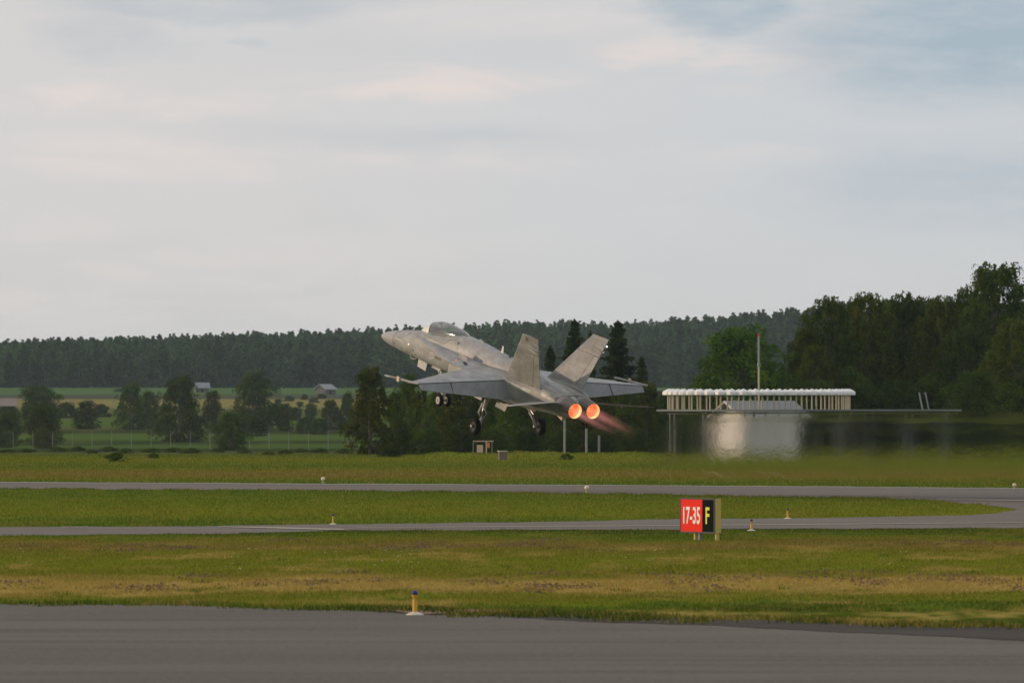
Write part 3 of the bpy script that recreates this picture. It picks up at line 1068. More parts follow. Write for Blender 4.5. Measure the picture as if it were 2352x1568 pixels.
tree('weed', 'shrub', 268, 1062, 1040, 50, 'small dark weedy clump alone in the meadow at left', 'shrub', dist=575)
tree('weed', 'shrub', 352, 1052, 1040, 26, 'tiny dark weed clump right of the lone meadow clump', 'shrub', dist=610)
for px, py, wd in [(130, 1035, 90), (250, 1034, 70), (350, 1036, 80), (440, 1038, 90), (500, 1036, 60), (615, 1044, 50), (690, 1036, 60), (180, 1034, 60), (60, 1036, 80), (290, 1038, 60), (790, 1038, 60), (400, 1036, 80), (560, 1038, 60), (735, 1037, 70), (20, 1037, 70), (210, 1038, 50), (840, 1040, 60), (655, 1040, 60)]:
    tree('weed', 'shrub', px, py + 3, py - rng.uniform(5, 9), wd * .6, 'low weedy bush along the foot of the wire fence', 'shrub', 'weeds along the fence')

# green tree behind the antenna ring and the tall birches at the right
tree('maple', 'maple_tree', 1705, 1040, 766, 320, 'bright green broad tree behind the ring of white antennas', dist=735)
BIG = [('big2', 1905, 690, 190, 'tall birch at the left end of the right hand wood'), ('big1', 1990, 682, 200, 'tall birch with drooping top, second from the left of the right hand wood'),
       ('big3', 2085, 683, 210, 'wide dark tree in the middle of the right hand wood'), ('big1', 2165, 690, 190, 'birch right of the middle of the right hand wood'),
       ('big2', 2290, 614, 240, 'tallest weeping birch rising above the right hand wood'), ('big3', 2215, 760, 200, 'dark tree below the left of the tallest birch'),
       ('big1', 2340, 740, 230, 'low spreading birch at the right edge in front of the tallest birch'), ('big2', 1850, 760, 130, 'outermost low birch at the left edge of the right hand wood'),
       ('big3', 2440, 690, 260, 'dark tree cut by the right edge of the photo'),
       ('big2', 1945, 702, 150, 'birch filling the gap between the first two tall birches of the right hand wood'),
       ('big1', 2040, 698, 150, 'birch half hidden behind the wide dark tree, on its left'),
       ('big2', 2128, 690, 150, 'birch half hidden behind the wide dark tree, on its right'),
       ('big3', 2225, 668, 150, 'dark birch crown against the left flank of the tallest weeping birch'),
       ('big1', 1872, 800, 130, 'low loose birch below the outermost trees at the left of the right hand wood')]
for k, (key, px, tp, wd, lab) in enumerate(BIG):
    tree(key, 'birch_tree', px, 1045, tp, wd, lab, dist=[745, 750, 760, 748, 752, 735, 722, 740, 755, 758, 768, 772, 765, 730][k])
for gi_, (px, tp, wd) in enumerate([(1800, 930, 110), (1870, 880, 140), (1960, 860, 150), (2050, 880, 150), (2140, 870, 160), (2230, 860, 160), (2320, 880, 160), (1730, 945, 120), (2400, 870, 160)]):
    tree(['round1', 'round2'][int(rng.integers(0, 2))], 'broadleaf_tree', px, 1045, tp, wd, 'low understorey tree %s, %s' % (near_what(px), ['second from the left', 'third from the left', 'fourth from the left', 'middle one', 'fourth from the right', 'third from the right', 'second from the right', 'leftmost', 'rightmost'][gi_]), 'tree', 'understorey trees of the right hand wood', dist=rng.uniform(712, 735))

# ------------------------------------------------------------------ far forest: one mass on the ridge
def far_tree_mesh(kind):
    P = []
    if kind == 0:       # spruce
        h, r0 = 16, 2.7
        for i in range(24):
            f = .12 + .88 * i / 24
            rad = r0 * (1 - f) ** .8 + .25
            n = 9
            for k in range(n):
                a = rng.uniform(0, 6.28)
                L = rad * rng.uniform(.6, 1.2)
                c = np.array([math.cos(a) * L * .6, math.sin(a) * L * .6, h * f])
                P.append(c)
        cen = np.array(P)
        lf = leaf_quads(cen, .95, droop=.3)
    elif kind == 1:     # pine: high crown, bare stem
        h = 17
        n = 200
        u_ = unit(n) * (rng.uniform(0, 1, n) ** .4)[:, None] * np.array([1.9, 1.9, 4.2])
        u_[:, :2] *= (1 - np.clip(u_[:, 2:3] / 6, -.3, .8))
        cen = u_ + np.array([0, 0, h - 4.2])
        lf = leaf_quads(cen, .85)
    else:               # birch
        h = 14
        n = 210
        u_ = unit(n) * (rng.uniform(0, 1, n) ** .4)[:, None] * np.array([2.4, 2.4, 5.6])
        cen = u_ + np.array([0, 0, h - 6])
        lf = leaf_quads(cen, .9, droop=.3)
    q = lf.reshape(-1, 4, 3)
    vs = lf.tolist()
    fs = [tuple(range(4 * i, 4 * i + 4)) for i in range(len(q))]
    mb = MB()
    mb.tube([(0, 0, -1), (0, 0, h * .95)], [.22, .05], 5)
    o = len(vs)
    vs += [list(p) for p in mb.v]
    fl = [tuple(i + o for i in f) for f in mb.f]
    me = bpy.data.meshes.new('far_tree')
    me.from_pydata(vs, [], fs + fl)
    me.materials.append(M['forest'])
    me.materials.append(M['door_dark'])
    for p in me.polygons[len(fs):]:
        p.material_index = 1
    return me


far_protos = [bpy.data.objects.new('far_tree_kind', far_tree_mesh(k)) for k in (0, 0, 0, 1, 1, 2)]
pts = []
yy = 3010.0
while yy < 3720:
    half = yy * .085
    n = int(2 * half / 6.2)
    for k in range(n):
        x = -half + (k + rng.uniform(-.45, .45)) * 6.2
        py_edge = 3015 + 60 * math.sin(x * .013) + 30 * math.sin(x * .05)
        y_ = yy + rng.uniform(-4, 4)
        if y_ < py_edge:
            continue
        pts.append((x, y_, T(x, y_) - .3))
        if y_ < py_edge + 28:
            pts.append((x + 2.5, y_ - 5, T(x, y_) - rng.uniform(4, 9)))
            pts.append((x - 1.5, y_ - 8, T(x, y_) - rng.uniform(6, 10)))
    yy += 8.5
me = bpy.data.meshes.new('forest')
me.from_pydata(pts, [], [])
forest = link('forest', me)
tag(forest, 'hazy dark mixed forest covering the far ridge along the horizon', 'forest', kind='stuff')
ng = bpy.data.node_groups.new('forest_scatter', 'GeometryNodeTree')
ng.interface.new_socket('Geometry', in_out='INPUT', socket_type='NodeSocketGeometry')
ng.interface.new_socket('Geometry', in_out='OUTPUT', socket_type='NodeSocketGeometry')
gi = ng.nodes.new('NodeGroupInput')
go = ng.nodes.new('NodeGroupOutput')
join = ng.nodes.new('GeometryNodeJoinGeometry')
for i, po in enumerate(far_protos):
    iop = ng.nodes.new('GeometryNodeInstanceOnPoints')
    oi = ng.nodes.new('GeometryNodeObjectInfo')
    oi.inputs['Object'].default_value = po
    rv = ng.nodes.new('FunctionNodeRandomValue')
    rv.data_type = 'INT'
    rv.inputs['Min'].default_value = 0
    rv.inputs['Max'].default_value = len(far_protos) - 1
    rv.inputs['Seed'].default_value = 3
    cmpn = ng.nodes.new('FunctionNodeCompare')
    cmpn.data_type = 'INT'
    cmpn.operation = 'EQUAL'
    ng.links.new(rv.outputs[2], cmpn.inputs[2])
    cmpn.inputs[3].default_value = i
    ng.links.new(gi.outputs[0], iop.inputs['Points'])
    ng.links.new(cmpn.outputs[0], iop.inputs['Selection'])
    ng.links.new(oi.outputs['Geometry'], iop.inputs['Instance'])
    rs = ng.nodes.new('FunctionNodeRandomValue')
    rs.data_type = 'FLOAT_VECTOR'
    rs.inputs[0].default_value = (.9, .9, .70)
    rs.inputs[1].default_value = (1.35, 1.35, 1.06)
    rs.inputs['Seed'].default_value = 11 + i
    ng.links.new(rs.outputs[0], iop.inputs['Scale'])
    rr = ng.nodes.new('FunctionNodeRandomValue')
    rr.data_type = 'FLOAT_VECTOR'
    rr.inputs[0].default_value = (0, 0, 0)
    rr.inputs[1].default_value = (0, 0, 6.28)
    ng.links.new(rr.outputs[0], iop.inputs['Rotation'])
    ng.links.new(iop.outputs[0], join.inputs[0])
ng.links.new(join.outputs[0], go.inputs[0])
md = forest.modifiers.new('scatter', 'NODES')
md.node_group = ng

# ------------------------------------------------------------------ far barns
def barn(px0, px1, base, eave, ridge, name, label, roofm, dist=None, rz=0.35, depth=None):
    x, y_, z = land((px0 + px1) / 2, base)
    k = y_ / FPX
    W = (px1 - px0) * k
    H = (base - eave) * k
    RH = (eave - ridge) * k
    D = depth or W * .8
    e = empty(name, (x, y_, z), (0, 0, rz))
    tag(e, label, 'barn')
    a, b_ = W / 2, D / 2
    MB().add([(-a, -b_, 0), (a, -b_, 0), (a, b_, 0), (-a, b_, 0), (-a, -b_, H), (a, -b_, H), (a, b_, H), (-a, b_, H), (a, 0, H + RH), (-a, 0, H + RH)],
             [(0, 1, 5, 4), (1, 2, 6, 8, 5), (2, 3, 7, 6), (3, 0, 4, 9, 7), (0, 3, 2, 1)]).build('wall', M['wood_grey'], e)
    o = .5
    for s in (-1, 1):
        MB().add([(-a - o, s * (b_ + o), H - .25), (a + o, s * (b_ + o), H - .25), (a + o, 0, H + RH + .12), (-a - o, 0, H + RH + .12),
                  (-a - o, s * (b_ + o), H - .05), (a + o, s * (b_ + o), H - .05), (a + o, 0, H + RH + .32), (-a - o, 0, H + RH + .32)],
                 [(0, 1, 2, 3), (4, 5, 6, 7), (0, 1, 5, 4), (1, 2, 6, 5), (2, 3, 7, 6), (3, 0, 4, 7)]).build('roof', roofm, e)
    MB().box((-a * .2, -b_ - .06, 0), (a * .2, -b_ + .02, H * .75)).build('door', M['door_dark'], e)
    return e


barn(729, 766, 905.5, 893, 884, 'barn', 'grey wooden barn with pale metal roof at the forest edge', M['roof_far'], rz=.9)
barn(449, 478, 901, 890, 880.5, 'barn', 'small barn with pale roof half hidden behind the tall dark tree', M['roof_far'], rz=.15)
barn(-22, 34, 941, 931, 917, 'barn', 'barn with rusty pale roof cut by the left edge of the photo', M['roof_rust'], rz=.12)

# ------------------------------------------------------------------ wire fence
fx0 = land(-60, 1030)
fence = empty('wire_fence', (0, fx0[1], 0))
tag(fence, 'long wire fence on pale posts crossing the meadow at left', 'fence')
pm = MB().tube([(0, 0, -.3), (0, 0, 2.35), (-.0, -.3, 2.65)], .05, 6)
pme = None
wires = MB()
posts = []
for px in np.arange(-60, 905, 45.2):
    yq = fx0[1] - (px * .10)
    x = (px - 1176) / FPX * yq
    z = T(x, yq)
    posts.append((x, yq - fx0[1], z))
    if pme is None:
        o = pm.build('post', M['fence_post'], fence)
        pme = o.data
    else:
        o = link('post', pme, fence)
    o.location = posts[-1]
for h in np.arange(.4, 2.5, .5):
    wires.tube([(p[0], p[1], p[2] + h) for p in posts], .004, 4)
wires.build('wire', M['deck'], fence)

# ------------------------------------------------------------------ beacon station: platform, antennas, mast, hut
CX, CY = (1743 - 1176) / FPX * 628, 628.0
PX = (1858 - 1176) / FPX * 628
gz = T(PX, CY)
plat = empty('antenna_platform', (PX, CY, gz))
tag(plat, 'round grey steel platform on slim columns carrying the white antennas', 'platform')
TOPZ = 3.44 - gz
MB().lathe([(11.0, TOPZ - .14), (11.0, TOPZ - .02), (10.9, TOPZ)], 72, cap0=True, cap1=True).build('deck', M['deck'], plat)
col_me = None
for ring, nn in ((10.2, 12), (5.0, 6)):
    for k in range(nn):
        a = 2 * math.pi * (k + .35) / nn
        x, y_ = ring * math.cos(a), ring * math.sin(a)
        if col_me is None:
            o = MB().tube([(0, 0, -.6), (0, 0, TOPZ - .16)], .085, 8).build('column', M['galv'], plat)
            col_me = o.data
        else:
            o = link('column', col_me, plat)
        o.location = (x, y_, 0)
    rail = MB()
    pts_ = [(ring * math.cos(2 * math.pi * k / 48), ring * math.sin(2 * math.pi * k / 48), TOPZ - .26) for k in range(49)]
    rail.tube(pts_, .07, 4, cap=False)
    rail.build('ring_beam', M['galv'], plat)
for a in (.0, math.pi / 2, math.pi / 4, -math.pi / 4):
    MB().tube([(10.8 * math.cos(a), 10.8 * math.sin(a), TOPZ - .25), (-10.8 * math.cos(a), -10.8 * math.sin(a), TOPZ - .25)], .06, 4).build('cross_beam', M['galv'], plat)
# antennas: 48 in a ring
RR = 6.55
a0 = empty('ring_antenna', (0, 0, 0))
capm = MB()
n8 = 8
prof = [(.39, 0), (.415, .03), (.415, .22), (.35, .28), (.17, .38), (.01, .46)]
capm.lathe(prof, n8)
cap = capm.build('antenna_cap', M['cap_white'], a0)
cap.location = (0, 0, 1.03)
pst = MB().tube([(0, 0, 0), (0, 0, 1.04)], .062, 8).build('post', M['post_cream'], a0)
lab = 'white domed antenna on a cream post, one of the ring standing on the platform'
tag(a0, lab, 'antenna', 'white domed antennas in a ring on the platform')
for k in range(48):
    o = a0 if k == 0 else copy_tree(a0)
    a = 2 * math.pi * (k + .5) / 48
    o.location = (CX + RR * math.cos(a), CY + RR * math.sin(a), 3.44)
    o.rotation_euler = (0, 0, a + rng.uniform(-.02, .02))
mast = empty('antenna_mast', (CX, CY, 3.44))
tag(mast, 'slim cream and white mast with red tip rising from the middle of the antenna ring', 'mast')
MB().tube([(0, 0, 0), (0, 0, 3.1)], .075, 10).build('lower_pole', M['post_cream'], mast)
MB().tube([(0, 0, 3.1), (0, 0, 3.35)], [.13, .13], 10).build('collar', M['galv'], mast)
MB().tube([(0, 0, 3.3), (0, 0, 5.25)], .085, 10).build('upper_pole', M['galv'], mast)
MB().lathe([(.09, 5.25), (.09, 5.38), (.03, 5.5)], 8).build('red_lamp', M['red_lamp'], mast)
for px, h in ((2119, 905), (2133, 905)):
    x = (px - 1176) / FPX * 640
    o = MB().tube([(0, 0, 0), (-.25, 0, 1.25)], .07, 6).build('monitor_pole', M['galv'])
    o.location = (x, 640, 3.44)
    o.parent = None
    tag(o, ('left' if px == 2119 else 'right') + ' one of the pair of short leaning poles right of the antennas', 'pole')

for px, tp, lab in ((1297, 955, 'tallest of the three grey steel posts below the engine nozzles'), (1347, 984, 'middle one of the three grey steel posts below the engine nozzles'),
                    (1376, 1000, 'shortest of the three grey steel posts, under the pink exhaust')):
    yq = 640.0
    zq = T((px - 1176) / FPX * yq, yq)
    o = MB().tube([(0, 0, -.5), (0, 0, CAM_Z + (938 - tp) / FPX * yq - zq)], .085, 8).build('steel_post', M['galv'])
    o.location = ((px - 1176) / FPX * yq, yq, zq)
    tag(o, lab, 'post', 'grey steel posts behind the bank')
hy = 664.0
hx = (1712 - 1176) / FPX * hy
hz = T(hx, hy)
hut = empty('equipment_hut', (hx, hy, hz), (0, 0, R(27)))
tag(hut, 'white plastered equipment hut with grey gable roof under the platform', 'hut')
# corner nearest the camera at local origin; long wall to +x, side wall to +y (then turned)
HW, HD, HH, HR = 4.9, 4.4, 3.14, 1.18
MB().add([(0, 0, -.2), (HW, 0, -.2), (HW, HD, -.2), (0, HD, -.2), (0, 0, HH), (HW, 0, HH), (HW, HD, HH), (0, HD, HH), (0, HD / 2, HH + HR * .82), (HW, HD / 2, HH + HR * .82)],
         [(0, 1, 5, 4), (1, 2, 6, 9, 5), (2, 3, 7, 6), (3, 0, 4, 8, 7)]).build('wall', M['plaster'], hut)
for s in (0, 1):
    y0_, ys_ = (-.5, 1) if s == 0 else (HD + .5, -1)
    zz = HH - .22
    zr = HH + HR * .82 + .06
    MB().add([(-.6, y0_, zz), (HW + .6, y0_, zz), (HW + .6, HD / 2, zr), (-.6, HD / 2, zr), (-.6, y0_, zz + .12), (HW + .6, y0_, zz + .12), (HW + .6, HD / 2, zr + .12), (-.6, HD / 2, zr + .12)],
             [(0, 1, 2, 3), (4, 5, 6, 7), (0, 1, 5, 4), (1, 2, 6, 5), (2, 3, 7, 6), (3, 0, 4, 7)]).build('roof', M['roof_metal'], hut)
MB().box((-.63, -.53, HH - .26), (HW + .63, -.50, HH - .08)).build('fascia', M['roof_edge'], hut)
for s in (0, 1):
    ya, yb = (-.52, HD / 2) if s == 0 else (HD + .52, HD / 2)
    MB().tube([(-.64, ya, HH - .14), (-.64, yb, HH + HR * .82 + .1)], .09, 4).build('fascia', M['roof_edge'], hut)

sx0 = (1492 - 1176) / FPX * 752
shed = empty('dark_shed', (sx0, 752, T(sx0, 752)), (0, 0, R(20)))
tag(shed, 'dark roofed shed half hidden by trees left of the antenna ring', 'shed')
MB().box((-2.2, -1.5, -.3), (2.2, 1.5, 4.25)).build('wall', M['wood_grey'], shed)
for sg in (-1, 1):
    MB().add([(-2.5, sg * 1.9, 4.15), (2.5, sg * 1.9, 4.15), (2.5, 0, 5.35), (-2.5, 0, 5.35), (-2.5, sg * 1.9, 4.3), (2.5, sg * 1.9, 4.3), (2.5, 0, 5.5), (-2.5, 0, 5.5)],
             [(0, 1, 2, 3), (4, 5, 6, 7), (0, 1, 5, 4), (1, 2, 6, 5), (2, 3, 7, 6), (3, 0, 4, 7)]).build('roof', M['door_dark'], shed)

# ------------------------------------------------------------------ small equipment on the bank
def stand_at(px, py, dist):
    x = (px - 1176) / FPX * dist
    return x, dist, T(x, dist)


d0 = 622
x, y_, z = stand_at(1110, 1036, d0)
eq = empty('instrument_stand', (x, y_, z))
tag(eq, 'pale T shaped frame stand on the bank below the left main wheel', 'stand')
MB().box((-.75, -.06, .86), (.75, .06, .93)).build('crossbar', M['pale_paint'], eq)
MB().box((.17, -.05, 0), (.27, .05, .86)).build('post', M['pale_paint'], eq)
for xx in (-.72, .62):
    MB().box((xx - .03, -.03, 0), (xx + .03, .03, .86)).build('leg', M['galv'], eq)
bx = MB().box((-.46, -.18, .08), (-.02, .18, .62)).build('equipment_box', M['pale_paint'])
bx.location = (x, y_, z)
tag(bx, 'pale grey equipment box standing below the left half of the T shaped frame', 'box')
ob = MB().box((.28, -.1, .42), (.46, .1, .78)).build('orange_cover', M['orange_paint'])
ob.location = (x, y_, z)
tag(ob, 'small orange cover beside the post of the T shaped frame', 'cover')
x, y_, z = stand_at(1154, 1054, 600)
bb = empty('junction_box', (x, y_, z), (0, 0, R(12)))
tag(bb, 'squat brown cabinet with pale lid at the foot of the grass bank', 'cabinet')
MB().box((-.27, -.25, -.1), (.27, .25, .62)).build('body', M['concrete'], bb)
MB().box((-.30, -.28, .62), (.30, .28, .66)).build('lid', M['cap_white'], bb)

# ------------------------------------------------------------------ edge lights
def edge_light(px, py, h, kind, label, group):
    x, y_, z = at(px, py, .02)
    e = empty('edge_light', (x, y_, z))
    tag(e, label, 'light', group)
    k = h / .40
    if kind == 'blue':
        MB().lathe([(.145 * k, 0), (.14 * k, .012 * k), (.06 * k, .045 * k), (.035 * k, .05 * k)], 20).build('base', M['lamp_base'], e, True)
        MB().lathe([(.040 * k, .04 * k), (.038 * k, .22 * k), (.034 * k, .24 * k), (.034 * k, .28 * k), (.05 * k, .30 * k), (.05 * k, .325 * k)], 16).build('stem', M['yellow'], e, True, 50)
        MB().lathe([(.045 * k, .325 * k), (.05 * k, .345 * k), (.047 * k, .375 * k), (.03 * k, .395 * k), (.005 * k, .40 * k)], 16).build('lamp_dome', M['blue_glass'], e, True, 60)
    else:
        MB().lathe([(.06 * k, 0), (.06 * k, .16 * k), (.10 * k, .18 * k), (.10 * k, .21 * k)], 14).build('stem', M['post_cream'], e, True, 40)
        MB().lathe([(.10 * k, .21 * k), (.135 * k, .25 * k), (.14 * k, .33 * k), (.10 * k, .40 * k), (.02 * k, .42 * k)], 16).build('lamp_dome', M['lamp_white'], e, True, 60)
    return e


G = 'blue taxiway edge lights'
edge_light(953, 1411, .415, 'blue', 'yellow edge light with blue dome, nearest, at the apron edge', G)
edge_light(765, 1203.5, .31, 'blue', 'yellow edge light with blue dome left of centre beyond the taxiway', G)
edge_light(1809, 1190.5, .33, 'blue', 'yellow edge light with blue dome on the far taxiway edge right of the red sign', G)
edge_light(1726, 1218, .33, 'blue', 'yellow edge light with blue dome nearest to the right of the red sign', G)
G = 'white runway edge lights'
edge_light(742, 1109.5, .28, 'white', 'cream runway light on the far edge left of the main wheels', G)
edge_light(1348, 1131.5, .29, 'white', 'cream runway light on the near runway edge below the engines', G)
edge_light(2330, 1122.5, .24, 'white', 'cream runway light on the far edge at the right border', G)

# ------------------------------------------------------------------ taxiway sign
def text_mesh(txt, size, ext=.004, sx=1.0, bold=0.0):
    cu = bpy.data.curves.new('lettering', 'FONT')
    cu.body = txt
    cu.size = size
    cu.extrude = ext
    cu.offset = bold
    cu.align_x = 'CENTER'
    cu.align_y = 'CENTER'
    cu.resolution_u = 4
    o = bpy.data.objects.new('lettering', cu)
    COL.objects.link(o)
    dg = bpy.context.evaluated_depsgraph_get()
    me = bpy.data.meshes.new_from_object(o.evaluated_get(dg))
    bpy.data.objects.remove(o)
    bpy.data.curves.remove(cu)
    for v_ in me.vertices:
        v_.co.x *= sx
    me.name = 'lettering'
    me.materials.clear()
    return me


sx_, sy_, _ = at(1603, 1240, 0)
# face plane: local x along the face (left to right as read), local -y is the reading side
sign = empty('taxiway_sign', (sx_, sy_, 0), (0, 0, R(-65)))
tag(sign, 'red and black guidance sign reading 17-35 F on short yellow legs', 'sign')
WS, H0, H1, TH = 2.08, .20, 1.11, .17
x0, x1 = -WS / 2, WS / 2
xr = x0 + WS * .635
MB().box((x0, 0, H0), (x1, TH, H1)).build('housing', M['dull_yellow'], sign)
MB().box((x0 + .03, -.012, H0 + .03), (xr, -.001, H1 - .03)).build('red_panel', M['sign_red'], sign)
MB().box((xr + .004, -.012, H0 + .03), (x1 - .03, -.001, H1 - .03)).build('black_panel', M['sign_black'], sign)
fr = MB()
for a_, b_ in (((x0 - .01, -.02, H0 - .01), (x1, -.0015, H0 + .028)), ((x0 - .01, -.02, H1 - .028), (x1, -.0015, H1 + .012)),
               ((x0 - .01, -.0205, H0 + .029), (x0 + .028, -.0015, H1 - .029)), ((x1 - .05, -.0205, H0 + .029), (x1, -.0015, H1 - .029))):
    fr.box(a_, b_)
fr.build('frame', M['frame_dark'], sign)
t1 = text_mesh('17-35', .62, .004, .78, .012)
t1.materials.append(M['sign_white'])
o = link('lettering', t1, sign)
o.location = ((x0 + xr) / 2 + .01, -.018, (H0 + H1) / 2 - .02)
o.rotation_euler = (R(90), 0, 0)
t2 = text_mesh('F', .62, .004, .9, .012)
t2.materials.append(M['sign_yellow'])
o = link('lettering', t2, sign)
o.location = ((xr + x1) / 2 - .06, -.018, (H0 + H1) / 2 - .02)
o.rotation_euler = (R(90), 0, 0)
for xx, mt in ((x0 + .75, 'dull_yellow'), (x0 + 1.02, 'galv'), (x1 - .06, 'dull_yellow')):
    MB().box((xx - .035, .04, -.1), (xx + .035, .13, H0)).build('leg', M[mt], sign)

# ------------------------------------------------------------------ the jet
JP = Vector((-5.5516, 374.381, 6.9107))
JR = (R(.1855), R(-12.824), R(121.547))
jet = empty('fighter_jet', JP, JR)
tag(jet, 'grey twin tailed fighter jet climbing away just above the runway with wheels down', 'jet')


def A(s, y, z):
    return (-s, y, z)


def interp_rows(rows, n):
    """smooth resample of section rows along s"""
    rows = np.array(rows, float)
    s = rows[:, 0]
    ss = np.linspace(s[0], s[-1], n)
    out = [ss]
    for c_ in range(1, rows.shape[1]):
        m_ = np.gradient(rows[:, c_], s)
        # cubic hermite
        i = np.clip(np.searchsorted(s, ss) - 1, 0, len(s) - 2)
        h = s[i + 1] - s[i]
        t_ = (ss - s[i]) / h
        v_ = (2 * t_**3 - 3 * t_**2 + 1) * rows[i, c_] + (t_**3 - 2 * t_**2 + t_) * h * m_[i] + (-2 * t_**3 + 3 * t_**2) * rows[i + 1, c_] + (t_**3 - t_**2) * h * m_[i + 1]
        out.append(v_)
    return np.stack(out, 1)


def sec(s, top, bot, w_, n_=2.2, yc=0.0, zc=None, N=44, nb=None):
    zc = (top + bot) / 2 if zc is None else zc
    r = []
    for k in range(N):
        q = 2 * math.pi * k / N
        c_, s_ = math.cos(q), math.sin(q)
        e_ = n_ if s_ >= 0 else (nb or n_)
        yy_ = w_ * math.copysign(abs(c_) ** (2 / e_), c_)
        zz_ = (top - zc if s_ >= 0 else zc - bot) * math.copysign(abs(s_) ** (2 / e_), s_)
        r.append(A(s, yc + yy_, zc + zz_))
    return r


# rows: s, top, bottom, half width, zc, exponent
HULL = [(1.62, .315, -.535, .435, -.10, 2.1), (2.2, .44, -.548, .49, -.05, 2.15), (2.8, .565, -.552, .53, .0, 2.25), (3.3, .67, -.553, .562, .05, 2.4),
        (3.9, .77, -.553, .585, .10, 2.8), (4.6, .90, -.553, .60, .14, 3.1), (5.3, 1.00, -.55, .60, .18, 3.1), (6.0, 1.11, -.55, .60, .22, 3.0), (6.9, 1.235, -.55, .575, .26, 2.7),
        (7.6, 1.255, -.55, .55, .30, 2.3), (8.6, 1.235, -.55, .54, .32, 2.2), (9.4, 1.19, -.54, .54, .34, 2.2), (10.5, 1.12, -.5, .55, .36, 2.2), (12, 1.01, -.45, .55, .36, 2.2),
        (14, .86, -.35, .50, .34, 2.2), (15.4, .76, -.2, .42, .32, 2.2), (16.3, .60, -.0, .28, .28, 2.2), (16.75, .42, .1, .12, .25, 2.0)]
hr = interp_rows(HULL, 110)
mb = MB()
mb.rings([sec(r[0], r[1], r[2], r[3], r[5], 0, r[4]) for r in hr])
fus = mb.build('fuselage', M['grey'], jet, True, 40)
NOSE = [(0.0, -.262, -.278, .008, -.27, 2.0), (.04, -.215, -.325, .055, -.27, 2.0), (.15, -.14, -.385, .122, -.265, 2.0), (.35, -.05, -.438, .195, -.25, 2.0), (.65, .05, -.484, .275, -.22, 2.0),
        (1.1, .178, -.518, .362, -.17, 2.05), (1.62, .315, -.535, .435, -.10, 2.1)]
nr = [interp_rows(NOSE, 60)]
mb = MB()
ns = sorted(set(list(np.linspace(0, 1, 16) ** 2 * 1.62)))
tab = interp_rows(NOSE, 400)
rows_ = [[np.interp(s_, tab[:, 0], tab[:, c_]) for c_ in range(6)] for s_ in ns]
rad = mb.rings([sec(r[0], r[1], r[2], r[3], r[5], 0, r[4]) for r in rows_]).build('radome', M['radome'], jet, True, 60)
MB().rings([sec(1.612, .318, -.538, .438, 2.1, 0, -.10), sec(1.630, .322, -.540, .441, 2.1, 0, -.10)], True, True).build('radome_joint', M['marking_dark'], jet, True)

# wide centre body with the engine bays
BODY = [(8.5, .44, -.50, 1.16, .05, 5.0), (9.4, .50, -.56, 1.20, .02, 4.5), (11, .58, -.60, 1.20, .0, 4.2), (12.5, .64, -.58, 1.17, .03, 3.8), (13.8, .68, -.50, 1.12, .08, 3.4),
        (15, .70, -.40, 1.04, .13, 3.0), (15.8, .695, -.31, .975, .17, 2.8), (16.25, .66, -.25, .93, .19, 2.7)]
br_ = interp_rows(BODY, 60)
MB().rings([sec(r[0], r[1], r[2], r[3], r[5], 0, r[4]) for r in br_]).build('centre_body', M['grey_tail'], jet, True, 40)
for s in (1, -1):
    # engine bay hump and intake trunk
    NB = [(8.6, .46, -.46, .34, .0, 3.), (10.5, .62, -.52, .40, .05, 2.6), (12.5, .72, -.5, .44, .1, 2.4), (14.2, .76, -.40, .47, .16, 2.2), (15.4, .74, -.32, .475, .19, 2.1), (16.3, .67, -.28, .465, .195, 2.0)]
    nb_ = interp_rows(NB, 40)
    MB().rings([sec(r[0], r[1], r[2], r[3], r[5], s * (.66 - .20 * smooth01((r[0] - 10) / 6.3)), r[4], 36) for r in nb_]).build('engine_bay', M['grey_tail'], jet, True, 40)
    it = [sec(7.85, .33, -.42, .28, 3.2, s * 1.0, -.05, 28), sec(8.2, .37, -.46, .30, 3.2, s * .98, -.05, 28), sec(8.9, .40, -.50, .33, 3.2, s * .9, -.03, 28)]
    inner = [sec(7.86, .29, -.38, .24, 3.2, s * 1.0, -.05, 28), sec(8.6, .29, -.38, .22, 3.2, s * .95, -.05, 28)]
    MB().rings([inner[1], inner[0], it[0], it[1], it[2]], False, True).build('air_intake', M['grey'], jet, True, 30)
    MB().rings([inner[1], [Vector(p) + Vector((-.02, 0, 0)) for p in inner[1]]]).build('intake_shade_plug', M['black'], jet)  # black plug, the duct's inner shade put into its colour


def foil(LE, TE, nrm, th, n=9, blunt=False):
    """closed airfoil ring from leading to trailing edge"""
    LE, TE, nrm = Vector(LE), Vector(TE), Vector(nrm).normalized()
    up, lo = [], []
    for k in range(n + 1):
        x_ = (1 - math.cos(math.pi * k / n)) / 2
        t_ = 5 * th * (.2969 * math.sqrt(x_) - .126 * x_ - .3516 * x_**2 + .2843 * x_**3 - .1015 * x_**4)
        if blunt:
            t_ = max(t_, th * .30 * min(1, x_ * 6))
        p = LE.lerp(TE, x_)
        up.append(p + nrm * t_)
        lo.append(p - nrm * t_)
    return up + lo[::-1][0 if blunt else 1:-1]


def slab(LE, TE, nrm, t0, t1):
    """flat ended strip section"""
    LE, TE, nrm = Vector(LE), Vector(TE), Vector(nrm).normalized()
    m_ = LE.lerp(TE, .5)
    tm_ = (t0 + t1) / 2 * 1.02
    return [LE + nrm * t0, m_ + nrm * tm_, TE + nrm * t1, TE - nrm * t1, m_ - nrm * tm_, LE - nrm * t0]


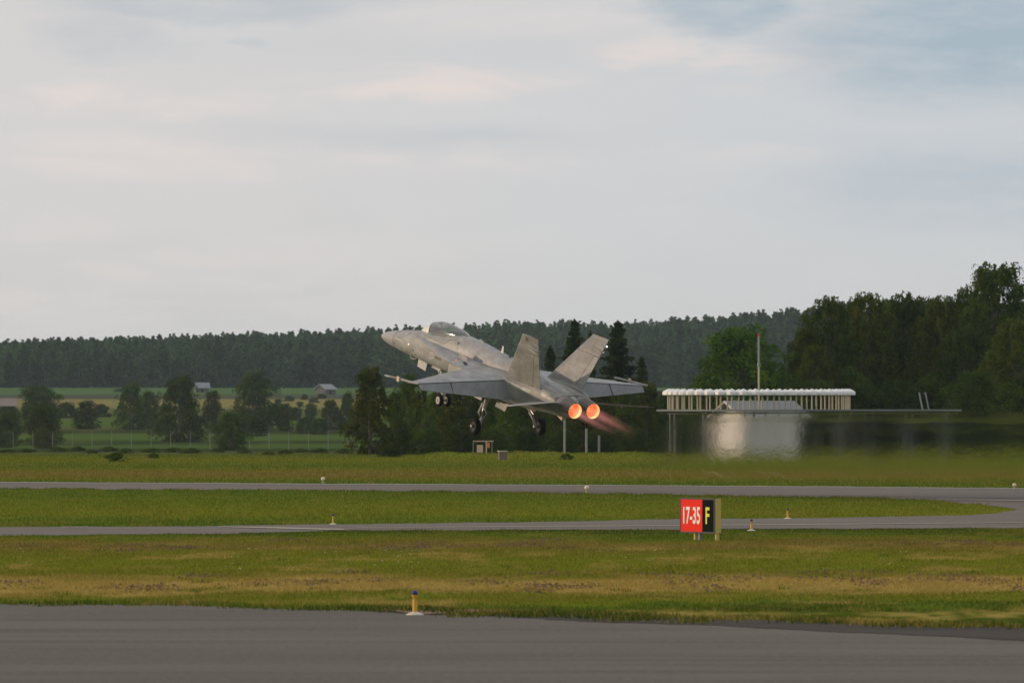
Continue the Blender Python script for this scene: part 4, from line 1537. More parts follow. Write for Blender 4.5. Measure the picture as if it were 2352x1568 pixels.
up = (0, 0, 1)
for s in (1, -1):
    # leading edge extension
    LX = [(3.75, .50, .565), (4.1, .54, .68), (4.7, .56, .81), (5.4, .58, .95), (6.2, .58, 1.13), (7.0, .58, 1.32), (7.8, .58, 1.53), (8.5, .58, 1.63), (9.2, .58, 1.70), (9.75, .58, 1.76)]
    rg = []
    for s_, yi, yo in LX:
        zi, zo = .49, .49 - .09 * min(1, (s_ - 3.7) / 3)
        t_ = .05 + .02 * min(1, max(0, s_ - 4))
        rg.append([A(s_, s * yi, zi + t_), A(s_, s * (yi + yo) / 2, (zi + zo) / 2 + t_ * .75), A(s_, s * (yo - .04), zo + .022), A(s_, s * yo, zo), A(s_, s * (yo - .04), zo - .022),
                   A(s_, s * (yi + yo) / 2, (zi + zo) / 2 - t_), A(s_, s * yi, zi - t_ * 1.4)])
    rg.append([A(12.3, s * .6, .57), A(12.3, s * .9, .55), A(12.3, s * 1.16, .50), A(12.3, s * 1.2, .42), A(12.3, s * 1.16, .36), A(12.3, s * .9, .30), A(12.3, s * .6, .3)])
    rg.insert(-1, [A(10.3, s * .58, .565), A(10.3, s * 1.1, .535), A(10.3, s * 1.4, .47), A(10.3, s * 1.45, .43), A(10.3, s * 1.4, .38), A(10.3, s * 1.1, .33), A(10.3, s * .58, .3)])
    MB().rings(rg).build('leading_edge_extension', M['grey'], jet, True, 40)
    MB().add([A(8.1, s * .98, .48), A(8.95, s * 1.0, .46), A(8.9, s * 1.02, .68), A(8.2, s * 1.0, .76), A(8.1, s * 1.0, .48), A(8.95, s * 1.02, .46), A(8.9, s * 1.04, .68), A(8.2, s * 1.02, .76)],
             [(0, 1, 2, 3), (4, 5, 6, 7), (0, 1, 5, 4), (1, 2, 6, 5), (2, 3, 7, 6), (3, 0, 4, 7)]).build('fence', M['grey'], jet)
    for q_, (sa, ya) in enumerate(((9.05, 1.22), (9.35, 1.34))):
        MB().lathe([(.09, 0), (.085, .012)], 12, (0, 0, 0)).build('vent', M['black'], jet).location = A(sa, s * ya, .505)

    # wing: main box
    def wing_pt(y_):
        f = (y_ - 1.2) / 4.3
        return dict(le=9.42 + .49 * (y_ - 1.2), z=.435 - .155 * f, th=.19 * (1 - f) + .075 * f)
    wg = []
    for y_ in (1.1, 1.6, 2.4, 3.3, 4.3, 5.1, 5.48):
        p = wing_pt(y_)
        le = p['le'] + .17 * (12.9 - p['le']) * .8
        hinge = 12.40
        c_ = hinge - le
        tw = .10 * (y_ - 1.1) / 4.4
        T0, T1 = p['th'] * .40, p['th'] * .30
        f = [0, .25, .5, .75, 1]
        tt = [T0 * .8, T0 * 1.22, T0 * 1.25, T0 * 1.05, T1]
        u_ = [A(le + c_ * a_, s * y_, p['z'] - tw * (1 - a_) + b_) for a_, b_ in zip(f, tt)]
        l_ = [A(le + c_ * a_, s * y_, p['z'] - tw * (1 - a_) - b_ * .7) for a_, b_ in zip(f, tt)]
        wg.append(u_ + l_[::-1])
    wing = MB().rings(wg).build('wing', M['grey'], jet, True, 40)
    # leading edge flap (drooped a little)
    lg = []
    for y_ in (1.75, 2.6, 3.6, 4.6, 5.46):
        p = wing_pt(y_)
        le = p['le']
        e_ = le + .17 * (12.9 - le) * .8 - .02
        tw = .10 * (y_ - 1.1) / 4.4
        z_ = p['z'] - tw
        T0 = p['th'] * .40 * .78
        dr = .05
        lg.append([A(le, s * y_, z_ - dr - .01), A(le + (e_ - le) * .2, s * y_, z_ - dr * .7 + T0 * .55), A(e_, s * y_, z_ + T0), A(e_, s * y_, z_ - T0 * .7), A(le + (e_ - le) * .2, s * y_, z_ - dr - T0 * .5)])
    MB().rings(lg).build('leading_edge_flap', M['grey'], wing, True, 40)
    # drooped flap and aileron; hinge gap dark
    def te(y_):
        f = (y_ - 1.2) / 4.3
        return 13.10 - .36 * f, -.27 + .34 * f
    for nm, ya, yb in (('flap', 1.16, 3.86), ('aileron', 3.92, 5.44)):
        fg = []
        for y_ in np.linspace(ya, yb, 5):
            p = wing_pt(y_)
            st, zt = te(y_)
            T1 = p['th'] * .28
            LEp, TEp = Vector(A(12.455, s * y_, p['z'] - .015)), Vector(A(st, s * y_, zt))
            n_ = Vector((0, 1, 0)).cross(TEp - LEp)
            n_ = n_ if n_.z > 0 else -n_
            fg.append(slab(LEp, TEp, n_, T1, .012))
        MB().rings(fg).build(nm, M['grey_dark'], wing, True, 30)
    MB().rings([[A(12.39, s * y_, wing_pt(y_)['z'] + .02 * k1), A(12.50, s * y_, wing_pt(y_)['z'] - .03 + .02 * k1), A(12.50, s * y_, wing_pt(y_)['z'] - .07), A(12.39, s * y_, wing_pt(y_)['z'] - .05)]
                for y_, k1 in ((1.2, 1), (3.3, 1), (5.4, .6))]).build('hinge_gap_shade', M['black'], wing)  # black strip painting the shade of the open hinge gap
    # wing tip launch rail
    rl = empty('launch_rail')
    rl.parent = wing
    ra, rb = Vector(A(9.80, s * 5.60, .08)), Vector(A(12.66, s * 5.60, .33))
    t_ = (rb - ra)
    ring = lambda f, hw_, hh_: [ra + t_ * f + Vector((0, a_ * hw_, b_ * hh_)) for a_, b_ in ((-1, -.6), (-.6, -1), (.6, -1), (1, -.6), (1, .6), (.6, 1), (-.6, 1), (-1, .6))]
    bpy.data.objects.remove(rl)
    MB().rings([ring(0, .02, .02), ring(.03, .035, .035), ring(.10, .04, .04), ring(.45, .035, .04), ring(.55, .035, .045), ring(.93, .035, .04), ring(.985, .03, .03), ring(1, .01, .01)]).build('launch_rail', M['grey'], wing, True, 50)
    MB().rings([[ra + t_ * f + Vector((0, s * .045, z_)) for z_ in (-.025, .015)] + [ra + t_ * f + Vector((0, s * .038, z_)) for z_ in (.015, -.025)] for f in (.16, .52)]).build('rail_slot', M['marking_dark'], wing)
    MB().box((-.10, -.02, -.11), (.10, .02, .11)).build('rail_lug', M['orange_paint'] if False else M['pale_paint'], wing).location = ra + t_ * .43 + Vector((0, s * .05, 0))
    # formation strip on the wing top
    p = wing_pt(4.4)
    MB().add([A(11.62, s * 4.15, p['z'] + .025), A(11.62, s * 4.65, p['z'] + .012), A(11.70, s * 4.65, p['z'] + .017), A(11.70, s * 4.15, p['z'] + .03)], [(0, 1, 2, 3)]).build('marking_strip', M['marking_white'], wing).location = (0, 0, .012)

    # fin
    LEr, TEr = Vector(A(12.22, s * 1.02, .56)), Vector(A(15.22, s * 1.02, .60))
    LEt, TEt = Vector(A(14.40, s * 1.75, 2.97)), Vector(A(15.70, s * 1.75, 2.99))
    nf = Vector((0, 1, 0)) * s * math.cos(math.atan2(.73, 2.4)) - Vector((0, 0, 1)) * math.sin(math.atan2(.73, 2.4))
    def fin_pt(f, c_):
        return LEr.lerp(LEt, f).lerp(TEr.lerp(TEt, f), c_)
    rings_ = []
    RT = .66      # rudder goes to this height
    for f in (0, .33, RT):
        rings_.append(foil(fin_pt(f, 0), fin_pt(f, .785), nf, .045 * (1.25 - .5 * f) * 1.6, blunt=True))
    finm = MB().rings(rings_)
    fin = finm.build('tail_fin', M['grey_tail'], jet, True, 40)
    MB().rings([foil(fin_pt(f, 0), fin_pt(f, 1.0), nf, .075 * (1.25 - .5 * f)) for f in (RT + .004, .84, .985, 1.0)]).build('fin_tip', M['grey_tail'], fin, True, 40)
    MB().rings([slab(fin_pt(f, .80), fin_pt(f, 1.0), nf, .030 * (1.2 - .6 * f), .008) for f in (.035, .33, RT - .008)]).build('rudder', M['grey_tail'], fin, True, 30)
    MB().rings([slab(fin_pt(f, .782), fin_pt(f, .803), nf, .018, .018) for f in (.03, RT)]).build('rudder_gap', M['black'], fin)
    # pods at the top of the trailing edge
    for f, c0, r_, ov in ((.885, .62, .035, .06), (.795, .35, .055, .05), (.735, .45, .055, .07)):
        a_, b_ = fin_pt(f + .02, c0), fin_pt(f - .035, 1.0)
        dv = (b_ - a_).normalized()
        e_ = b_ + dv * ov
        off = nf * .01
        MB().tube([a_ + off, a_ + dv * .12 + off, b_ + off, e_ - dv * .03 + off, e_ + off], [.008, r_, r_, r_ * .7, .01], 12).build('antenna_pod', M['grey_tail'], fin, True, 50)
    # root fairing shelf
    FF = [(11.9, 1.16, .50, .98, .56, .80, .56, .30), (12.6, 1.19, .44, 1.01, .655, .84, .62, .25), (13.6, 1.17, .40, 1.02, .72, .84, .67, .20), (15.2, 1.07, .36, .985, .72, .80, .68, .20), (15.9, .97, .36, .90, .64, .74, .66, .20), (16.24, .90, .36, .82, .56, .66, .62, .22)]
    fr_ = interp_rows(FF, 24)
    MB().rings([[A(r[0], s * (r[1] - .02), r[7]), A(r[0], s * r[1], r[2]), A(r[0], s * (r[1] * .55 + r[3] * .45 + .02), r[2] * .5 + r[4] * .5), A(r[0], s * r[3], r[4]), A(r[0], s * r[5], r[6]), A(r[0], s * r[5], r[7])] for r in fr_]).build('fin_fairing', M['grey_tail'], jet, True, 50)
    # stabilator, trailing edge raised: nearly edge on
    sl_ = math.tan(R(12.2))
    sg = []
    for y_, sle, ste in ((.95, 14.30, 16.80), (1.6, 14.95, 16.90), (2.6, 15.65, 17.07), (3.25, 16.10, 17.18), (3.42, 16.30, 17.22)):
        zt = .47 - .035 * (y_ - .95)
        sg.append(foil(A(sle, s * y_, zt - sl_ * (ste - sle)), A(ste, s * y_, zt), (0, 0, 1), .045 * (1.25 - .25 * y_ / 3.4)))
    MB().rings(sg).build('stabilator', M['grey'], jet, True, 40)

    # engine nozzle
    yc = s * .45
    noz = MB().lathe([(.455, -16.18), (.46, -16.5), (.435, -16.60), (.43, -16.62)], 32, (0, yc, .195), 'X', False, False).build('nozzle_shroud', M['nozzle_ring'], jet, True, 40)
    nz = empty('x')
    bpy.data.objects.remove(nz)
    NP = 16
    base = None
    MB().lathe([(.425, -16.50), (.397, -16.80), (.364, -17.10), (.331, -17.30), (.326, -17.30), (.359, -17.10), (.392, -16.80), (.42, -16.5)], 32, (0, yc, .195), 'X', False, False).build('glow_block_sleeve', M['black'], noz, True, 40)  # black sleeve added to block the glow between the petals
    core = MB().lathe([(.323, -17.32), (.317, -17.32), (.348, -17.05), (.38, -16.62), (.385, -16.62), (.353, -17.05), (.323, -17.32)], 32, (0, yc, .195), 'X', False, False).build('nozzle_liner', M['burner_wall'], jet, True, 40)
    for k in range(NP):
        q0 = 2 * math.pi * (k + .02) / NP
        q1 = 2 * math.pi * (k + .98) / NP
        rr_ = []
        for rad_, xx in ((.437, -16.56), (.412, -16.80), (.378, -17.10), (.350, -17.26)):
            rr_.append([(xx, yc + rad_ * math.cos(q), .195 + rad_ * math.sin(q)) for q in (q0, (q0 + q1) / 2, q1)] + [(xx, yc + (rad_ - .02) * math.cos(q), .195 + (rad_ - .02) * math.sin(q)) for q in (q1, (q0 + q1) / 2, q0)])
        qm = (q0 + q1) / 2
        rad_ = .337
        w_ = (q1 - q0) * .4
        rr_.append([(-17.335, yc + rad_ * math.cos(q), .195 + rad_ * math.sin(q)) for q in (qm - w_, qm, qm + w_)] + [(-17.335, yc + (rad_ - .012) * math.cos(q), .195 + (rad_ - .012) * math.sin(q)) for q in (qm + w_, qm, qm - w_)])
        MB().rings(rr_).build('petal', M['nozzle'], noz, True, 30)
    MB().lathe([(.343, -17.06), (.2, -17.02), (.02, -16.96)], 32, (0, yc, .195), 'X').build('afterburner_glow', M['burner'], noz)
    MB().lathe([(.01, -17.10), (.03, -17.07), (.045, -17.0)], 14, (0, yc, .195), 'X').build('flame_holder_cone', M['burner_dark'], noz, True)
    fh = MB()
    for q, r0_, r1_ in ((.5, .03, .15), (2.3 + .4 * s, .08, .20), (4.4, .02, .12)):
        fh.tube([(-17.05, yc + r0_ * math.cos(q), .195 + r0_ * math.sin(q)), (-17.035, yc + r1_ * math.cos(q + .3), .195 + r1_ * math.sin(q + .3))], [.004, .012], 4)
    fh.build('flame_holder', M['burner_core'], noz)

# aft deck between the nozzles
MB().rings([sec(15.9, .62, .0, .40, 2.6, 0, .3, 24), sec(16.5, .46, .04, .24, 2.4, 0, .25, 24), sec(16.95, .30, .14, .10, 2.2, 0, .22, 24)]).build('tail_fairing', M['grey_tail'], jet, True)

# canopy and windshield
CAN = [(3.22, .02, .66, .70), (3.40, .13, .675, .795), (3.7, .26, .70, .95), (4.0, .345, .74, 1.105), (4.32, .41, .785, 1.255), (4.6, .425, .83, 1.345), (4.9, .435, .875, 1.41), (5.2, .44, .92, 1.43),
       (5.6, .435, .98, 1.425), (6.0, .41, 1.03, 1.40), (6.4, .36, 1.09, 1.365), (6.75, .27, 1.15, 1.315), (7.02, .10, 1.20, 1.26)]
ct = interp_rows(CAN, 160)


def can_ring(s_, grow=0.0, n=20, lean=.0):
    wb, zb, zt = [np.interp(s_, ct[:, 0], ct[:, k]) for k in (1, 2, 3)]
    r = []
    for k in range(n + 1):
        q = math.pi * k / n
        yy_ = (wb + grow) * math.copysign(abs(math.cos(q)) ** .92, math.cos(q))
        zz_ = zb + (zt - zb + grow) * (math.sin(q) ** .92)
        # slight tumblehome: the glass bulges over the sill
        yy_ *= 1 + .03 * math.sin(q * 2) * (1 if q < math.pi / 2 else -1)
        r.append(A(s_ + lean * (1 - math.sin(q)), yy_, zz_))
    return r


MB().rings([can_ring(s_, 0, 20, .18 * (s_ - 3.22) / 1.08) for s_ in np.linspace(3.22, 4.30, 12)], False, False, False).build('windshield', M['windshield'], jet, True, 80)
MB().rings([can_ring(s_, 0, 20, .18 * max(0, 1 - (s_ - 4.36) / .8)) for s_ in np.linspace(4.36, 7.02, 26)], False, False, False).build('canopy', M['canopy'], jet, True, 80)
fr_o = [can_ring(4.30, .010, 20, .18), can_ring(4.36, .010, 20, .18)]
fr_i = [can_ring(4.36, -.02, 20, .18), can_ring(4.30, -.02, 20, .18)]
MB().rings(fr_o + fr_i + [fr_o[0]], False, False, False).build('canopy_arch', M['grey_dark'], jet, True, 30)
# sill frame of the canopy
for s in (1, -1):
    sill = [A(s_ + .05, s * (np.interp(s_, ct[:, 0], ct[:, 1]) + .005), np.interp(s_, ct[:, 0], ct[:, 2]) + .005) for s_ in np.linspace(4.4, 7.0, 14)]
    MB().tube(sill, .022, 6).build('canopy_sill', M['grey'], jet, True)
# black sheet under the glass paints the cockpit's inner shade; instrument hood
pts_ = []
for s_ in np.linspace(3.6, 6.6, 16):
    wb, zb = np.interp(s_, ct[:, 0], ct[:, 1]), np.interp(s_, ct[:, 0], ct[:, 2])
    top_h = np.interp(s_, [r[0] for r in HULL], [r[1] for r in HULL])
    pts_.append([A(s_, wb * .97, zb - .02), A(s_, wb * .6, max(top_h, zb) + .012), A(s_, 0, max(top_h, zb) + .02), A(s_, -wb * .6, max(top_h, zb) + .012), A(s_, -wb * .97, zb - .02)])
MB().rings(pts_, False, False, False).build('cockpit_shade_sheet', M['black'], jet, True)
MB().rings([sec(4.05, .86, .75, .18, 2.4, 0, .77, 16), sec(4.3, 1.05, .8, .26, 2.4, 0, .82, 16), sec(4.5, 1.06, .8, .26, 2.4, 0, .82, 16)]).build('instrument_hood', M['marking_dark'], jet, True)
seat = MB().rings([[A(5.28, -.20, .90), A(5.28, .20, .90), A(5.42, .17, 1.27), A(5.42, -.17, 1.27)], [A(5.50, -.20, .92), A(5.50, .20, .92), A(5.60, .17, 1.27), A(5.60, -.17, 1.27)]]).build('ejection_seat', M['seat_green'], jet)
MB().box((-5.98, -.22, .98), (-5.64, .22, 1.22)).build('equipment_shelf', M['seat_green'], jet)

# pilot
pil = empty('person', (0, 0, 0))
pil.parent = None
pil.matrix_world = Matrix.Translation(JP) @ Matrix.Rotation(JR[2], 4, 'Z') @ Matrix.Rotation(JR[1], 4, 'Y') @ Matrix.Rotation(JR[0], 4, 'X')
tag(pil, 'pilot in a pale helmet and green suit sitting under the jet canopy', 'person')
bd = MB()
bd.rings([sec(5.20, .70, .60, .10, 2, 0, .65, 16)])
bod = [(.80, .17, .12), (.90, .22, .13), (1.00, .225, .12), (1.06, .19, .10), (1.10, .08, .075), (1.16, .06, .065), (1.20, .075, .085), (1.26, .085, .10), (1.31, .06, .07), (1.33, .02, .03)]
bd = MB().rings([[A(5.14 - .10 * (z_ - .8) + b_ * math.cos(q), a_ * math.sin(q), z_) for q in np.linspace(0, 2 * math.pi, 14, endpoint=False)] for z_, a_, b_ in bod])
for s in (1, -1):
    bd.tube([A(5.12, s * .20, 1.02), A(4.98, s * .27, .90), A(4.72, s * .18, .88)], [.06, .05, .04], 8)
bd.build('body', M['suit_green'], pil, True, 60)
hc = Vector(A(5.05, 0, 1.235))
hl = MB().rings([[hc + Vector((.155 * math.cos(q) * math.sin(p_), .13 * math.sin(q) * math.sin(p_), .135 * math.cos(p_))) for q in np.linspace(0, 2 * math.pi, 18, endpoint=False)] for p_ in np.linspace(.05, 2.1, 9)])
hel = hl.build('helmet', M['helmet'], pil, True, 60)
MB().rings([[hc + Vector((.162 * math.cos(q) * math.sin(p_), .136 * math.sin(q) * math.sin(p_), .135 * math.cos(p_))) for q in np.linspace(-1.1, 1.1, 12)] for p_ in np.linspace(1.0, 1.85, 6)], False, False, False).build('visor', M['visor'], hel, True, 80)
MB().tube([hc + Vector((.10, 0, -.07)), hc + Vector((.19, 0, -.10)), hc + Vector((.20, 0, -.16))], [.05, .045, .02], 8).build('oxygen_mask', M['marking_dark'], pil, True)

# ---- markings laid on the skin
dg = bpy.context.evaluated_depsgraph_get()
bvh_f = BVHTree.FromPolygons([v_.co.copy() for v_ in fus.data.vertices], [tuple(p.vertices) for p in fus.data.polygons])
bvh_n = BVHTree.FromPolygons([v_.co.copy() for v_ in rad.data.vertices], [tuple(p.vertices) for p in rad.data.polygons])


def on_skin(s_, z_, side=1, lift=.004):
    o_ = Vector((-s_, side * 3, z_))
    hit = None
    for bv in (bvh_f, bvh_n):
        h_ = bv.ray_cast(o_, Vector((0, -side, 0)))
        if h_[0] is not None and (hit is None or abs(h_[0].y) > abs(hit[0].y)):
            hit = h_
    if hit is None:
        return Vector((-s_, side * .6, z_))
    n_ = hit[1]
    if n_.y * side < 0:
        n_ = -n_
    return hit[0] + n_ * lift


def decal(name, mesh_vs, fs_, mat, side=1, lift=.004):
    vs_ = [on_skin(s_, z_, side, lift) for s_, z_ in mesh_vs]
    return MB().add(vs_, fs_).build(name, mat, jet)


def disc(name, s_, z_, r0, r1, mat, lift, side=1):
    n_ = 28
    vs_ = []
    for r_ in (r1, r0):
        for k in range(n_):
            q = 2 * math.pi * k / n_
            vs_.append((s_ + r_ * math.cos(q), z_ + r_ * math.sin(q)))
    return decal(name, vs_, [(k, (k + 1) % n_, n_ + (k + 1) % n_, n_ + k) for k in range(n_)], mat, side, lift)


for side in (1, -1):
    disc('roundel_ring', 5.23, -.02, .092, .135, M['marking_white'], .005, side)
    disc('roundel_ring', 5.23, -.02, .045, .091, M['marking_blue'], .005, side)
    disc('roundel_centre', 5.23, -.02, .001, .044, M['marking_white'], .005, side)
    tm_ = text_mesh('HN-423', .17, 0, 1.0, .004)
    bm = bmesh.new()
    bm.from_mesh(tm_)
    bm.to_mesh(tm_)
    bm.free()
    for v_ in tm_.vertices:
        s_ = 5.80 + v_.co.x * side
        z_ = -.02 + v_.co.y
        v_.co = on_skin(s_, z_, side, .006)
    tm_.materials.append(M['marking_dark'])
    link('registration', tm_, jet)
    n_ = 8
    vs_ = [(1.95 + .68 * k / (n_ - 1), .02 - .02 * k / (n_ - 1)) for k in range(n_)] + [(1.95 + .68 * k / (n_ - 1), .065 - .02 * k / (n_ - 1)) for k in range(n_)]
    decal('formation_strip', vs_, [(k, k + 1, n_ + k + 1, n_ + k) for k in range(n_ - 1)], M['strip_yellow'], side)
    for s_, z_, r_ in ((1.78, -.22, .045), (2.42, -.30, .035), (3.62, -.12, .05), (3.85, -.28, .035)):
        disc('probe_port', s_, z_, .001, r_, M['marking_dark'], .004, side)
    # gun / nav light on the nose side
    p_ = on_skin(3.18, .03, side, .0)
    MB().lathe([(.002, -.04), (.03, -.03), (.038, 0), (.025, .04), (.002, .06)], 12, (0, 0, 0), 'X').build('side_light', M['nav_warm'], jet, True).location = p_
    p_ = on_skin(2.62, .38, side, .0)
    MB().lathe([(.002, -.10), (.03, -.06), (.035, 0), (.002, .07)], 10, (0, 0, 0), 'X').build('angle_probe', M['white_metal'], jet, True).location = p_
    # small scoop behind the canopy
    p_ = on_skin(6.95, .95, side, .0)
    MB().box((-.18, -.05, -.05), (.12, .05, .04)).build('scoop', M['grey'], jet).location = p_
# canopy rear joint on the fuselage
MB().tube([on_skin(6.15 + .8 * k / 8, .70 + .40 * (k / 8) ** .6, 1, .002) for k in range(9)], .008, 4).build('panel_joint', M['marking_dark'], jet)
MB().tube([on_skin(4.2 + 1.95 * k / 8, .68 + .02 * k / 8, 1, .002) for k in range(9)], .007, 4).build('panel_joint', M['marking_dark'], jet)

# 23 on the fin tips (outer faces)
for s in (1, -1):
    n_ = Vector((0, s * math.cos(math.atan2(.73, 2.4)), -math.sin(math.atan2(.73, 2.4))))
    upv = (LEt - LEr)
    upv = Vector((0, s * .73, 2.40)).normalized()
    rt = Vector((-1, 0, 0)) * s
    cpos = Vector(A(14.74, s * 1.70, 2.80)) + n_ * .052
    tm_ = text_mesh('23', .24, .002, .9, .004)
    for v_ in tm_.vertices:
        v_.co = cpos + rt * v_.co.x + upv * v_.co.y + n_ * v_.co.z
    tm_.materials.append(M['marking_dark'])
    link('fin_number', tm_, jet)
    MB().lathe([(.002, -.03), (.05, 0), (.002, .03)], 8).build('fin_vent', M['marking_dark'], jet).location = Vector(A(14.78, s * 1.56, 2.38)) + n_ * .04
MB().lathe([(.002, -.03), (.028, 0), (.002, .03)], 10).build('tail_light', M['nav_white'], jet, True).location = A(15.77, -1.66, 2.71)
MB().lathe([(.002, -.04), (.045, 0), (.002, .04)], 10).build('tail_light', M['cap_white'], jet, True).location = A(15.66, -1.6, 2.42)
MB().lathe([(.002, -.03), (.035, 0), (.002, .03)], 8).build('wing_root_light', M['nav_red'], jet, True).location = A(8.65, 1.42, .52)

# spine antennas and blades
MB().rings([[A(9.93, -.012, 1.14), A(9.93, .012, 1.14), A(10.13, .012, 1.13), A(10.13, -.012, 1.13)], [A(10.0, -.01, 1.46), A(10.0, .01, 1.46), A(10.10, .01, 1.46), A(10.10, -.01, 1.46)]]).build('blade_antenna', M['white_metal'], jet)
MB().rings([sec(7.95, 1.27, 1.2, .03, 2, 0, 1.24, 12), sec(8.1, 1.35, 1.2, .07, 2, 0, 1.24, 12), sec(8.28, 1.34, 1.2, .07, 2, 0, 1.24, 12), sec(8.5, 1.25, 1.2, .03, 2, 0, 1.23, 12)]).build('spine_antenna', M['grey'], jet, True)
MB().box((-10.75, -.03, 1.09), (-10.62, .03, 1.15)).build('spine_light', M['marking_dark'], jet)

# ---- landing gear
def wheel(parent, c, r, w_, hubm='white_metal', tilt=0):
    e = MB()
    prof = [(r * .60, -w_ / 2 * .80), (r * .80, -w_ / 2 * .98), (r * .93, -w_ / 2 * .80), (r, -w_ / 2 * .35), (r, w_ / 2 * .35), (r * .93, w_ / 2 * .80), (r * .80, w_ / 2 * .98), (r * .60, w_ / 2 * .80), (r * .56, w_ / 2 * .55)]
    ty = e.lathe(prof, 32, (0, 0, 0), 'Y', True, True).build('tyre', M['tyre'], parent, True, 60)
    ty.location = c
    rim = MB().lathe([(r * .585, w_ / 2 * .78), (r * .56, w_ / 2 * .86), (r * .50, w_ / 2 * .86), (r * .44, w_ / 2 * .6), (r * .20, w_ / 2 * .62), (r * .14, w_ / 2 * .85), (r * .05, w_ / 2 * .86)], 24, (0, 0, 0), 'Y', False, True)
    rim.lathe([(r * .585, -w_ / 2 * .78), (r * .56, -w_ / 2 * .86), (r * .50, -w_ / 2 * .86), (r * .44, -w_ / 2 * .6), (r * .20, -w_ / 2 * .62), (r * .14, -w_ / 2 * .85), (r * .05, -w_ / 2 * .86)], 24, (0, 0, 0), 'Y', False, True)
    rm = rim.build('rim', M[hubm], parent, True, 30)
    rm.location = c
    bo = MB()
    for sd in (1, -1):
        for k in range(6):
            q = 2 * math.pi * k / 6
            bo.lathe([(r * .05, 0), (r * .045, .015 * sd)], 8, (r * .32 * math.cos(q), sd * w_ / 2 * .66, r * .32 * math.sin(q)), 'Y')
    bo.build('bolt', M['marking_dark'], parent).location = c


# nose gear
ng_ = MB().tube([A(5.20, 0, -.45), A(5.45, 0, -1.25), A(5.50, 0, -1.45)], [.085, .08, .08], 12).build('nose_gear', M['white_metal'], jet, True)
MB().tube([A(5.48, 0, -1.35), A(5.62, 0, -1.88)], .05, 10).build('oleo', M['steel'], ng_, True)
MB().tube([A(5.64, -.30, -1.89), A(5.64, .30, -1.89)], .05, 8).build('axle', M['steel'], ng_, True)
MB().tube([A(5.42, .03, -1.15), A(4.92, .03, -.62)], .028, 8).build('drag_brace', M['white_metal'], ng_, True)
MB().tube([A(5.55, 0, -1.2), A(5.80, 0, -1.5), A(5.66, 0, -1.82)], .028, 6).build('torque_link', M['white_metal'], ng_, True)
MB().box((-5.42, -.09, -1.12), (-5.30, .09, -.86)).build('taxi_light_box', M['cap_white'], ng_)
MB().tube([A(5.50, 0, -1.62), A(5.02, 0, -1.50)], .022, 6).build('launch_bar', M['white_metal'], ng_, True)
for s in (1, -1):
    wheel(ng_, A(5.64, s * .20, -1.89), .275, .17)
MB().rings([[A(3.86, .34, -.40), A(3.86, .38, -.42), A(3.88, .42, -.78), A(3.88, .38, -.78)], [A(4.62, .34, -.42), A(4.62, .38, -.44), A(4.58, .42, -.84), A(4.58, .38, -.84)]]).build('nose_gear_door', M['white_metal'] if False else M['radome'], jet, True)
MB().rings([[A(3.86, -.34, -.40), A(3.86, -.38, -.42), A(3.88, -.42, -.78), A(3.88, -.38, -.78)], [A(4.62, -.34, -.42), A(4.62, -.38, -.44), A(4.58, -.42, -.84), A(4.58, -.38, -.84)]]).build('nose_gear_door', M['radome'], jet, True)
MB().box((-4.7, -.30, -.58), (-3.5, .30, -.53)).build('wheel_bay_shade', M['black'], jet)  # black slab, the open bay's shade put into its colour
MB().rings([[A(3.50, .10, -.52), A(3.50, .14, -.52), A(3.48, .14, -.86), A(3.48, .10, -.86)], [A(3.66, .10, -.52), A(3.66, .14, -.52), A(3.64, .14, -.88), A(3.64, .10, -.88)]]).build('blade_antenna', M['white_metal'], jet)
MB().tube([A(2.66, .10, -.56), A(2.80, .12, -.66), A(3.10, .13, -.64), A(3.24, .10, -.55)], .016, 6).build('pitot_probe', M['white_metal'], jet, True)
for s in (1, -1):
    MB().rings([[A(4.78, s * .20, -.54), A(4.78, s * .24, -.54), A(4.80, s * .27, -.63), A(4.80, s * .23, -.63)], [A(5.55, s * .20, -.54), A(5.55, s * .24, -.54), A(5.50, s * .27, -.66), A(5.50, s * .23, -.66)]]).build('nose_gear_door', M['radome'], jet)

